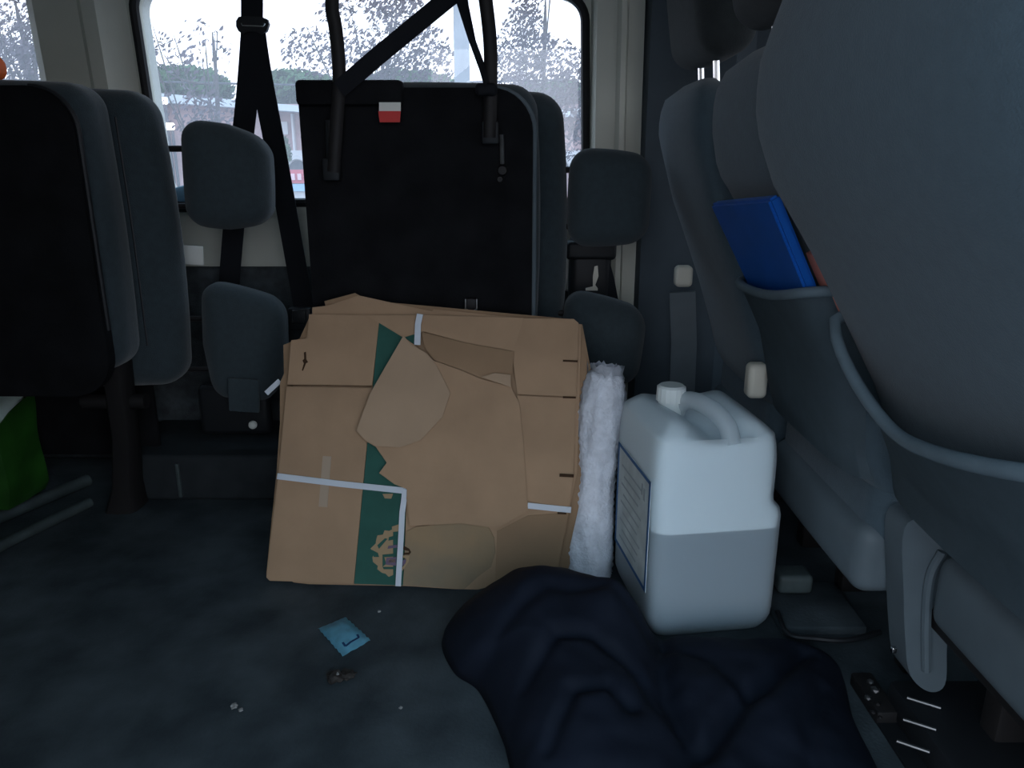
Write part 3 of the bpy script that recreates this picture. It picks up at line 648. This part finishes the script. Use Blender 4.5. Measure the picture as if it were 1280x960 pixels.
# ------------------------------------------------------------------ jerrycan
jx0, jx1, jy0, jy1 = 0.228, 0.476, 1.232, 1.490
jc = Vector(((jx0 + jx1) / 2, (jy0 + jy1) / 2, 0)); jhx, jhy = (jx1 - jx0) / 2, (jy1 - jy0) / 2
def jring(z, inset=0.0, e=9):
    kx = 1.0; dx = 0.0
    if z > 0.245:                       # upper part steps in on the right
        k = min(1, (z - 0.245) / 0.02); kx -= 0.07 * k; dx -= 0.010 * k
    if z < 0.045: kx *= 1 - 0.16 * ((0.045 - z) / 0.045) ** 2
    ky = 1.0 - (0.12 * ((0.045 - z) / 0.045) ** 2 if z < 0.045 else 0)
    if z > 0.33: s = ((z - 0.33) / 0.06); ky -= 0.05 * s * s; kx -= 0.05 * s * s
    out = []
    for a, b in super_ring(96, (jhx - inset) * kx, (jhy - inset) * ky, e):
        x, y = a, b
        if abs(b) > jhy * 0.85 and 0.05 < z < 0.34:       # shallow upright grooves on the broad faces
            g_ = 0.006 * (math.exp(-((a + 0.032) / 0.007) ** 2) + math.exp(-((a - 0.036) / 0.007) ** 2)); y -= math.copysign(g_, b)
        out.append((x + jc.x + dx, y + jc.y, z))
    return out
def jtop(x, y, s):
    u, v = (x - jc.x + 0.006) / jhx, (y - jc.y) / jhy
    z = 0.39 + 0.030 * (1 - s ** 2.5)
    valley = math.exp(-((u + 0.06 + 0.25 * v) / 0.36) ** 2) * (1 if v < 0.45 else max(0, 1 - (v - 0.45) / 0.3))
    return z - 0.042 * valley * (1 - s ** 6) + 0.012 * math.exp(-((abs(u) - 0.65) / 0.25) ** 2) * (1 - s ** 4)
rings = [jring(z) for z in [0.004, 0.010, 0.022, 0.035, 0.048] + [0.06 + 0.0135 * i for i in range(21)] + [0.342, 0.354, 0.366, 0.378, 0.386, 0.39]]
last = rings[-1]
for i in range(1, 17):
    s = 1 - i / 16.2; rg = []
    for (x, y, z) in last:
        X, Y = jc.x - 0.006 + (x - jc.x + 0.006) * s, jc.y + (y - jc.y) * s; rg.append((X, Y, jtop(X, Y, s)))
    rings.append(rg)
jr = empty('jerrycan', (jc.x, jc.y, 0)); tag(jr, 'translucent white plastic jerrycan half full of liquid, in front of the seat row', 'jerrycan')
build('canister', loft_bm(rings), 'jug_plastic', jr, angle=70)
lv = 0.214
inner = [jring(z, 0.0035) for z in [lv + 0.001 + 0.0125 * i for i in range(10)] + [0.342, 0.354, 0.366, 0.378]]
ib = loft_bm(inner, cap=False)
for i in range(1, 13):
    pass
rg0 = inner[-1]; trs = [rg0]
for i in range(1, 17):
    s = 1 - i / 16.2; trs.append([(jc.x - 0.006 + (x - jc.x + 0.006) * s, jc.y + (y - jc.y) * s, jtop(jc.x - 0.006 + (x - jc.x + 0.006) * s, jc.y + (y - jc.y) * s, s) - 0.006) for x, y, z in rg0])
bt = loft_bm(trs, cap=False, bm=ib); bmesh.ops.remove_doubles(bt, verts=bt.verts, dist=1e-6)
build('bright_liner', bt, 'jug_bright_liner', jr, angle=70)  # opaque pale liner added to brighten the can above the liquid
build('liquid', loft_bm([jring(z, 0.0035) for z in [0.008, 0.02, 0.035, 0.05] + [0.06 + 0.0154 * i for i in range(10)] + [lv]]), 'jug_liquid', jr, angle=70)['label'] = 'dark bluish liquid inside'
hp = [(0.318, 1.40, 0.385), (0.325, 1.385, 0.412), (0.336, 1.35, 0.424), (0.352, 1.30, 0.420), (0.362, 1.265, 0.405), (0.366, 1.245, 0.375)]
build('handle', tube_bm(hp, 0.0165, 14, smooth=6), 'jug_plastic', jr)
cx_, cy_ = 0.305, 1.395
b = bmesh.new(); nn = 36; rr = []
for z, r in ((0.38, 0.022), (0.414, 0.022), (0.414, 0.027), (0.440, 0.026), (0.444, 0.022), (0.444, 0.004)):
    rr.append([(cx_ + (r + (0.0012 if k % 2 and 0.41 < z < 0.442 else 0)) * math.cos(2 * PI * k / nn), cy_ + (r + (0.0012 if k % 2 and 0.41 < z < 0.442 else 0)) * math.sin(2 * PI * k / nn), z) for k in range(nn)])
build('screw_cap', loft_bm(rr), 'cap_white', jr, angle=30)
# label on the left side
lx = jx0 - 0.0018
def LQ(y0, z0, y1, z1, m, name, par, off=0.0, th=0.0012): return build(name, slab(lx - off - th, lx - off, y0, y1, z0, z1), m, par, smooth=False)
lbp = LQ(1.250, 0.095, 1.455, 0.312, 'label_paper', 'side_label', jr)
for a in ((1.250, 0.095, 1.455, 0.102), (1.250, 0.305, 1.455, 0.312), (1.250, 0.095, 1.258, 0.312), (1.447, 0.095, 1.455, 0.312)):
    LQ(*a, 'label_blue', 'label_border', lbp, 0.0012, 0.0006)
for i in range(9):
    z = 0.272 - i * 0.019; LQ(1.295 + 0.01 * (i % 3), z, 1.425 - 0.015 * (i % 2), z + 0.004, 'label_text', 'printed_line', lbp, 0.0012, 0.0004)
LQ(1.278, 0.262, 1.288, 0.285, 'label_text', 'printed_mark', lbp, 0.0012, 0.0004); LQ(1.293, 0.268, 1.300, 0.29, 'label_text', 'printed_mark', lbp, 0.0012, 0.0004)

jr.rotation_euler.z = math.radians(8)
# ------------------------------------------------------------------ navy padded jacket on the floor
outl = smooth_path([(-0.128, 1.225, 0), (-0.10, 1.13, 0), (-0.055, 1.08, 0), (-0.015, 0.97, 0), (0.0, 0.90, 0), (0.03, 0.80, 0), (0.12, 0.73, 0), (0.3, 0.72, 0), (0.46, 0.74, 0), (0.52, 0.86, 0), (0.535, 1.0, 0), (0.565, 1.13, 0), (0.53, 1.185, 0), (0.42, 1.19, 0), (0.32, 1.195, 0), (0.255, 1.205, 0), (0.218, 1.26, 0), (0.17, 1.315, 0), (0.09, 1.355, 0), (0.0, 1.35, 0), (-0.08, 1.31, 0)], 10, True)
cen = Vector((0.17, 1.02, 0))
folds = [([(0.262, 1.20), (0.245, 1.10), (0.235, 1.0), (0.25, 0.9), (0.2, 0.78)], 0.030, 0.022), ([(-0.03, 1.09), (0.06, 1.16), (0.16, 1.17), (0.22, 1.12)], 0.010, 0.016),
         ([(0.02, 0.99), (0.07, 1.06), (0.13, 1.07), (0.19, 1.02), (0.21, 0.95)], 0.013, 0.014), ([(0.05, 0.87), (0.09, 0.95), (0.14, 0.965), (0.17, 0.93)], 0.013, 0.013),
         ([(0.27, 0.88), (0.34, 0.97), (0.42, 1.04), (0.50, 1.13)], 0.024, 0.016), ([(0.26, 1.13), (0.33, 1.07), (0.36, 1.0)], 0.010, 0.013), ([(0.40, 0.80), (0.43, 0.93), (0.49, 1.03)], 0.015, 0.014)]
def segd(p, a, b):
    ab = (b[0] - a[0], b[1] - a[1]); t = max(0, min(1, ((p[0] - a[0]) * ab[0] + (p[1] - a[1]) * ab[1]) / (ab[0] ** 2 + ab[1] ** 2)))
    return math.hypot(p[0] - a[0] - ab[0] * t, p[1] - a[1] - ab[1] * t)
def jh(x, y):
    h = 0.062 + 0.10 * math.exp(-((x - 0.045) / 0.15) ** 2 - ((y - 1.20) / 0.17) ** 2) + 0.055 * math.exp(-((x - 0.185) / 0.055) ** 2 - ((y - 1.16) / 0.07) ** 2) + 0.045 * math.exp(-((x - 0.10) / 0.13) ** 2 - ((y - 0.92) / 0.16) ** 2) + 0.018 * math.exp(-((x - 0.42) / 0.1) ** 2 - ((y - 1.0) / 0.12) ** 2)
    for pl, dep, wd in folds:
        d = min(segd((x, y), a, b) for a, b in zip(pl[:-1], pl[1:])); h -= dep * math.exp(-(d / wd) ** 2)
    return h + 0.009 * noise.noise(Vector((x * 11, y * 11, 0))) + 0.004 * noise.noise(Vector((x * 27, y * 27, 5)))
rings = []; NJ = 60
for i in range(NJ + 1):
    s = 1 - i / (NJ + 0.4); rg = []
    prof_ = (max(0.0, 1 - s ** 5)) ** 0.5
    for p in outl:
        q_ = cen + (p - cen) * s; rg.append((q_.x, q_.y, max(0.003, jh(q_.x, q_.y) * prof_)))
    rings.append(rg)
tag(build('padded_jacket', loft_bm(rings), 'navy', angle=180), 'crumpled dark navy padded jacket lying on the floor in the foreground', 'jacket')

# ------------------------------------------------------------------ small things on the floor
def gp(x, y, z): return ground(x, y, z)
e = empty('sachet', gp(430, 795, 0)); tag(e, 'small light-blue foil sachet lying on the floor', 'sachet')
qs = [ground(x, y, 0.004) for x, y in ((397, 785), (431, 771), (463, 800), (428, 820))]
b = bmesh.new(); n_ = 14; grid = []
for i in range(n_ + 1):
    row = []
    for j in range(n_ + 1):
        u, v = i / n_, j / n_; p = qs[0].lerp(qs[1], u).lerp(qs[3].lerp(qs[2], u), v)
        z = 0.003 + 0.012 * (math.sin(PI * u) * math.sin(PI * v)) ** 0.6 + 0.002 * noise.noise(Vector((u * 5, v * 5, 1))) + (0.003 if (i in (0, n_) and j % 2) else 0)
        row.append(b.verts.new((p.x, p.y, z)))
    grid.append(row)
for i in range(n_):
    for j in range(n_): b.faces.new((grid[i][j], grid[i + 1][j], grid[i + 1][j + 1], grid[i][j + 1]))
bmesh.ops.solidify(b, geom=list(b.faces), thickness=0.002)
so = build('foil', b, 'sachet_blue', e)
def inkp(u, v): 
    p = qs[0].lerp(qs[1], u).lerp(qs[3].lerp(qs[2], u), v); return Vector((p.x, p.y, 0.0035 + 0.012 * (math.sin(PI * u) * math.sin(PI * v)) ** 0.6 + 0.0015))
for a, c_ in (((0.22, 0.88), (0.30, 0.88)), ((0.22, 0.88), (0.22, 0.78)), ((0.30, 0.88), (0.42, 0.87)), ((0.42, 0.87), (0.72, 0.86)), ((0.72, 0.86), (0.74, 0.78))):
    build('printed_mark', ribbon_bm([inkp(*a), inkp(*c_)], 0.004, 0.0006, (0, 0, 1)), 'sachet_ink', so)
def crumb(name, px, py, r, m, lab, cat, sq=0.6, seed=0, grp=None):
    b = bmesh.new(); bmesh.ops.create_icosphere(b, subdivisions=2, radius=r)
    for v in b.verts:
        k = 1 + 0.55 * noise.noise(v.co / r * 1.6 + Vector((seed, 0, 0))); v.co *= k; v.co.z *= sq
    mz = min(v.co.z for v in b.verts); g_ = ground(px, py); bmesh.ops.translate(b, vec=(g_.x, g_.y, -mz - 0.0005), verts=b.verts)
    return tag(build(name, b, m, smooth=False), lab, cat, grp)
e = empty('crumpled_wrapper', ground(425, 851)); tag(e, 'dark crumpled wrapper scrap on the floor below the blue sachet', 'litter')
for (px, py, r, m_, sd, sq) in ((418, 852, 0.014, 'debris', 1, 0.6), (432, 848, 0.013, 'debris', 2, 0.5), (439, 845, 0.008, 'debris', 4, 0.5), (421, 851, 0.007, 'debris_pale', 3, 1.1)):
    b = bmesh.new(); bmesh.ops.create_icosphere(b, subdivisions=2, radius=r)
    for v in b.verts: v.co *= 1 + 0.6 * noise.noise(v.co / r * 1.7 + Vector((sd, 0, 0))); v.co.z *= sq
    mz = min(v.co.z for v in b.verts); g_ = ground(px, py); bmesh.ops.translate(b, vec=(g_.x, g_.y, -mz - 0.0005), verts=b.verts); build('scrap', b, m_, e, smooth=False)
crumb('crumb', 293, 884, 0.006, 'debris_pale', 'larger pale crumb on the floor left of the dark scrap', 'crumb', seed=6)
crumb('crumb', 301, 889, 0.004, 'debris_pale', 'smaller pale crumb touching the larger one on the floor', 'crumb', seed=8)
crumb('crumb', 474, 765, 0.0035, 'debris_pale', 'tiny pale crumb on the floor right of the blue sachet', 'crumb', seed=9)
crumb('crumb', 501, 885, 0.003, 'debris_pale', 'tiny pale crumb on the floor nearest the jacket', 'crumb', seed=11)

# ------------------------------------------------------------------ green bag by the left bench
e = empty('green_bag', (-1.34, 1.77, 0)); tag(e, 'green shopping bag with pale contents at the left edge', 'bag')
bx = [(-1.50, 1.69), (-1.21, 1.70), (-1.195, 1.83), (-1.48, 1.86)]
def bring(z, k, lift=0.0): return [(-1.345 + (x + 1.345) * k, 1.77 + (y - 1.77) * k, z + lift * (0 if i_ in (0,) else 1)) for i_, (x, y) in enumerate(bx)]
b = loft_bm([bring(0.036, 0.92), bring(0.06, 1.0), bring(0.2, 1.0), bring(0.30, 1.02)], cap=False); 
for v in b.verts:
    if v.co.z > 0.29: v.co.z = 0.25 + (0.05 if v.co.y > 1.77 else 0.0)
bmesh.ops.contextual_create(b, geom=[e_ for e_ in b.edges if all(v.co.z < 0.05 for v in e_.verts)])
bmesh.ops.subdivide_edges(b, edges=list(b.edges), cuts=4, use_grid_fill=True)
for v in b.verts: v.co += Vector((noise.noise(v.co * 14), noise.noise(v.co * 14 + Vector((9, 0, 0))), 0)) * 0.008
bmesh.ops.solidify(b, geom=list(b.faces), thickness=0.003)
gb = build('bag_body', b, 'bag_green', e)
build('contents', pad_bm((-1.345, 1.775, 0.262), (0.135, 0.06, 0.03), 0.02, (0, 0, 0.01), rot=Matrix.Rotation(math.radians(12), 3, 'X')), 'bag_white', e)
build('bag_handle', ribbon_bm([(-1.30, 1.69, 0.22), (-1.285, 1.682, 0.25), (-1.27, 1.68, 0.245), (-1.26, 1.69, 0.205)], 0.02, 0.004, (0, -1, 0), smooth=4), 'bag_white', gb)
build('printed_patch', pad_bm((-1.38, 1.688, 0.15), (0.09, 0.006, 0.06), 0.005, nmid=2), 'bag_lime', gb)
tag(build('orange_pouch', pad_bm(at(-13, 84, 1.70), (0.024, 0.03, 0.022), 0.018, (0, 0, 0.004)), 'orange'), 'orange pouch on top of the left folded bench', 'pouch')
tag(build('paper_label', box_bm(at(241, 319, 1.93), (0.052, 0.006, 0.046), 0.001, rot=Matrix.Rotation(math.radians(3), 3, 'Y')), 'paper_white'), 'white paper label beside the upper left headrest', 'label')
e = empty('blue_packet', at(236, 248, 2.13)); tag(e, 'light blue packet lying on the window ledge', 'packet')
build('wrapper', pad_bm(at(238, 241, 2.115), (0.045, 0.018, 0.016), 0.012, (0, 0.003, 0.006), rot=Matrix.Rotation(math.radians(-8), 3, 'Y')), 'packet_blue', e)
build('crimp', box_bm(at(222, 238, 2.115), (0.016, 0.02, 0.014), 0.003), 'paper_white', e)
build('tray', slab(-0.91, -0.72, 2.085, 2.15, 0.716, 0.734, 0.006), 'black_plastic', e)

# ------------------------------------------------------------------ outside
GZ = -0.6
struct(build('ground', slab(-60, 60, -40, 80, GZ - 0.1, GZ), 'asphalt'), 'grey paved street outside the van', 'ground')
def leaf_bm(blobs, count, size, seed):
    rd = random.Random(seed); b = bmesh.new()
    tot = sum(r[0] * r[1] * r[2] for _, r in blobs)
    for c, r in blobs:
        for _ in range(int(count * r[0] * r[1] * r[2] / tot)):
            while True:
                q_ = Vector((rd.uniform(-1, 1), rd.uniform(-1, 1), rd.uniform(-1, 1)))
                if q_.length < 1: break
            p = Vector(c) + Vector((q_.x * r[0], q_.y * r[1], q_.z * r[2]))
            a = Vector((rd.gauss(0, 1), rd.gauss(0, 1), rd.gauss(0, 1))).normalized(); t = a.orthogonal().normalized(); s_ = a.cross(t); L = size * rd.uniform(0.6, 1.3)
            b.faces.new([b.verts.new(p + t * L * i_ + s_ * L * 0.45 * j_) for i_, j_ in ((-0.5, 0), (0, -0.5), (0.5, 0), (0, 0.5))])
    return b
def tree(base, top, blobs, count, size, seed, m, lab, name='street_tree', nbr=9, tk=1.0):
    e = empty(name, (base[0], base[1], GZ)); tag(e, lab, 'tree', 'trees outside the window')
    rd = random.Random(seed + 50); b = bmesh.new(); base = Vector((base[0], base[1], GZ)); top = Vector(top)
    tr_ = [base.lerp(top, t) + Vector((0.05 * math.sin(t * 6 + seed), 0, 0)) for t in (0, 0.25, 0.5, 0.75, 1)]
    build('trunk', tube_bm(tr_, [r_ * tk for r_ in (0.07, 0.06, 0.05, 0.035, 0.012)], 8, smooth=4), 'bark', e)
    b = bmesh.new()
    for k in range(nbr):
        c, r = blobs[k % len(blobs)]; s_ = base.lerp(top, rd.uniform(0.35, 0.85))
        tgt = Vector(c) + Vector((rd.uniform(-0.8, 0.8) * r[0], rd.uniform(-0.8, 0.8) * r[1], rd.uniform(-0.2, 1.0) * r[2])); mid = s_.lerp(tgt, 0.5) + Vector((0, 0, -0.08))
        tube_bm([s_, mid, tgt], [r_ * tk for r_ in (0.022, 0.014, 0.005)], 5, b, smooth=4)
    build('branches', b, 'bark', e)
    tag(build('foliage', leaf_bm(blobs, count, size, seed), m, e, smooth=False, recalc=False), kind='stuff')
def blob(px, py, Y, rx, rz, ry=0.5):      # radii in pixels of the photograph at that distance
    return (at(px, py, Y), (rx * Y / F, ry, rz * Y / F))
Y1 = 7.0
tree((at(480, 100, Y1).x, Y1), at(485, 20, Y1), [blob(395, 65, Y1, 38, 26), blob(450, 70, Y1, 26, 34), blob(500, 35, Y1, 38, 40), blob(540, 75, Y1, 26, 36), blob(490, 85, Y1, 48, 24), blob(470, -20, Y1, 60, 34), blob(420, 20, Y1, 20, 12)], 3600, 0.05, 1, 'leaf_purple', 'purple-leaved tree behind the metal hoop of the centre seat', tk=0.5)
Y2 = 7.6
tree((at(690, 150, Y2).x, Y2), at(675, 0, Y2), [blob(655, 60, Y2, 34, 40), blob(640, 100, Y2, 26, 36), blob(685, 95, Y2, 42, 46), blob(722, 120, Y2, 30, 50), blob(660, 20, Y2, 22, 24), blob(700, 160, Y2, 50, 40), blob(660, -30, Y2, 40, 26)], 5200, 0.05, 2, 'leaf_purple', 'purple-leaved tree left of the right window post', tk=0.5)
Y3 = 6.4
tree((at(250, 190, Y3).x, Y3), at(262, 40, Y3), [blob(205, 60, Y3, 24, 20), blob(262, 55, Y3, 16, 26), blob(245, 90, Y3, 26, 16), blob(240, 140, Y3, 44, 30), blob(190, 40, Y3, 10, 14), blob(275, 140, Y3, 22, 26)], 600, 0.05, 3, 'leaf_purple', 'sparse young tree beside the hanging seat belt', nbr=14, tk=0.4)
Y4 = 8.0
tree((at(25, 120, Y4).x, Y4), at(22, 0, Y4), [blob(20, 45, Y4, 18, 26), blob(35, 75, Y4, 26, 26), blob(5, 80, Y4, 22, 30), blob(28, 20, Y4, 12, 20)], 2200, 0.055, 4, 'leaf_purple', 'dark conical tree in the left-edge window', tk=0.6)
# green crowns further off
for i, (px, py, Y, rx, rz, lab) in enumerate(((225, 108, 27, 58, 22, 'round green tree beyond the street left of the seat belt'), (370, 112, 27, 52, 20, 'round green tree beyond the street right of the seat belt'), (500, 112, 34, 80, 22, 'wide green tree beyond the street behind the metal hoop'), (690, 130, 27, 70, 26, 'green tree beyond the street near the right window post'))):
    tree((at(px, py, Y).x, Y), at(px, py - 4, Y), [blob(px, py, Y, rx, rz, 1.5), blob(px - rx * 0.5, py + 6, Y, rx * 0.6, rz * 0.8, 1.4), blob(px + rx * 0.5, py + 5, Y, rx * 0.55, rz * 0.75, 1.4)], 5200, 0.34, 20 + i, 'leaf_green', lab, 'green_tree', 5)
# street pole with its cable
pl = at(577, 60, 6.2)
e = empty('street_pole', (pl.x, 6.2, GZ)); tag(e, 'pale concrete street pole behind the metal hoop', 'pole')
build('shaft', tube_bm([(pl.x, 6.2, GZ), (pl.x, 6.2, 1.2), (pl.x, 6.2, 4.2)], [0.075, 0.06, 0.05], 16), 'concrete', e)
build('collar', tube_bm([(pl.x, 6.2, GZ), (pl.x, 6.2, GZ + 0.12)], 0.11, 16), 'concrete', e)
tag(build('overhead_cable', tube_bm([at(-200, 98, 16), at(180, 102, 16), at(400, 106, 16), at(700, 100, 16)], 0.022, 6, smooth=6), 'dark_opening'), 'thin dark cable strung across the street', 'cable')
# arcaded building
BYY = 20.0
e = empty('arcade_building', (-6, BYY, GZ)); tag(e, 'low pinkish arcade building with pale roof across the street', 'building')
def bslab(px0, py0, px1, py1, Y, dep, m, name, par, bev=0):
    a, b_ = at(px0, py0, Y), at(px1, py1, Y); return build(name, slab(a.x, b_.x, Y, Y + dep, min(a.z, b_.z), max(a.z, b_.z), bev), m, par, smooth=False)
zt = at(300, 130, BYY).z
wl = build('wall', slab(-14, 3.5, BYY, BYY + 4, GZ, zt), 'brick_pink', e, smooth=False)
r0, r1, r2, r3 = at(60, 104, BYY - 0.6), at(420, 136, BYY - 0.6), at(420, 143, BYY - 0.6), at(60, 118, BYY - 0.6)
build('roof', prism_bm([r0, r1, r2, r3], (0, 4.6, 0)), 'roof_pale', e, smooth=False)
bslab(396, 136, 760, 146, BYY - 0.4, 4.4, 'roof_pale', 'roof_edge', e)
for px in (345, 366, 396, 428, 460, 492, 524, 556, 588, 620, 652, 690): bslab(px - 3, 142, px + 3, 190, BYY - 0.15, 0.3, 'facade_pale', 'pilaster', e)
bslab(330, 188, 760, 214, BYY - 0.22, 0.4, 'facade_pale', 'plinth_band', e)
bslab(130, 120, 216, 250, BYY - 0.25, 0.4, 'facade_pale', 'pale_bay', e)
for px in (373, 412, 451, 490, 529, 568, 607, 646, 700):
    a = at(px, 212, BYY - 0.26); R_ = 12 * BYY / F
    o_ = build('arch_opening', prism_bm([(a.x + R_ * math.cos(t * PI / 12), BYY - 0.26, a.z + R_ * math.sin(t * PI / 12)) for t in range(13)], (0, 0.06, 0)), 'dark_opening', e, smooth=False)
    build('arch_moulding', tube_bm([(a.x + R_ * 1.1 * math.cos(t * PI / 12), BYY - 0.28, a.z + R_ * 1.1 * math.sin(t * PI / 12)) for t in range(13)], 0.05, 6), 'facade_pale', o_)
for px in (355, 385): bslab(px - 5, 152, px + 5, 168, BYY - 0.05, 0.1, 'facade_pale', 'wall_panel', e)
# street hoarding and parked shrub
e = empty('street_hoarding', (at(380, 230, 13).x, 13, GZ)); tag(e, 'low street hoarding with red sign and blue stripe seen beside the seat belt', 'hoarding')
bslab(330, 213, 470, 262, 13.0, 0.12, 'facade_pale', 'board', e)
rs = bslab(356, 212, 420, 229, 12.95, 0.05, 'sign_red', 'red_sign', e)
for px in (366, 374, 382, 390): bslab(px - 2.6, 217, px + 2.6, 225, 12.92, 0.03, 'sign_pink', 'sign_character', rs)
bslab(340, 230, 470, 239, 12.95, 0.05, 'sign_blue', 'blue_stripe', e)
zb_ = at(330, 262, 13).z
for px in (336, 400, 464): build('post', slab(at(px, 240, 13).x - 0.04, at(px, 240, 13).x + 0.04, 13.0, 13.1, GZ, zb_ + 0.1), 'concrete', e)
tree((at(353, 200, 14).x, 14), at(353, 175, 14), [blob(353, 190, 14, 9, 20, 0.3)], 900, 0.08, 40, 'leaf_green', 'small green shrub by the red street sign', 'shrub', 4)
for px, py, lab in ((203, 126, 'upper glowing street lamp left of the sparse tree'), (212, 158, 'lower glowing street lamp left of the sparse tree')):
    e = empty('street_lamp', (at(px, py, 15).x, 15, GZ)); tag(e, lab, 'lamp', 'glowing lamps outside')
    a = at(px, py, 15); build('lamp_pole', tube_bm([(a.x, 15.1, GZ), (a.x, 15.1, a.z)], 0.03, 8), 'dark_opening', e)
    build('lamp_head', pad_bm(a, (0.085, 0.05, 0.06), 0.03, nmid=2), 'lamp_glow', e)
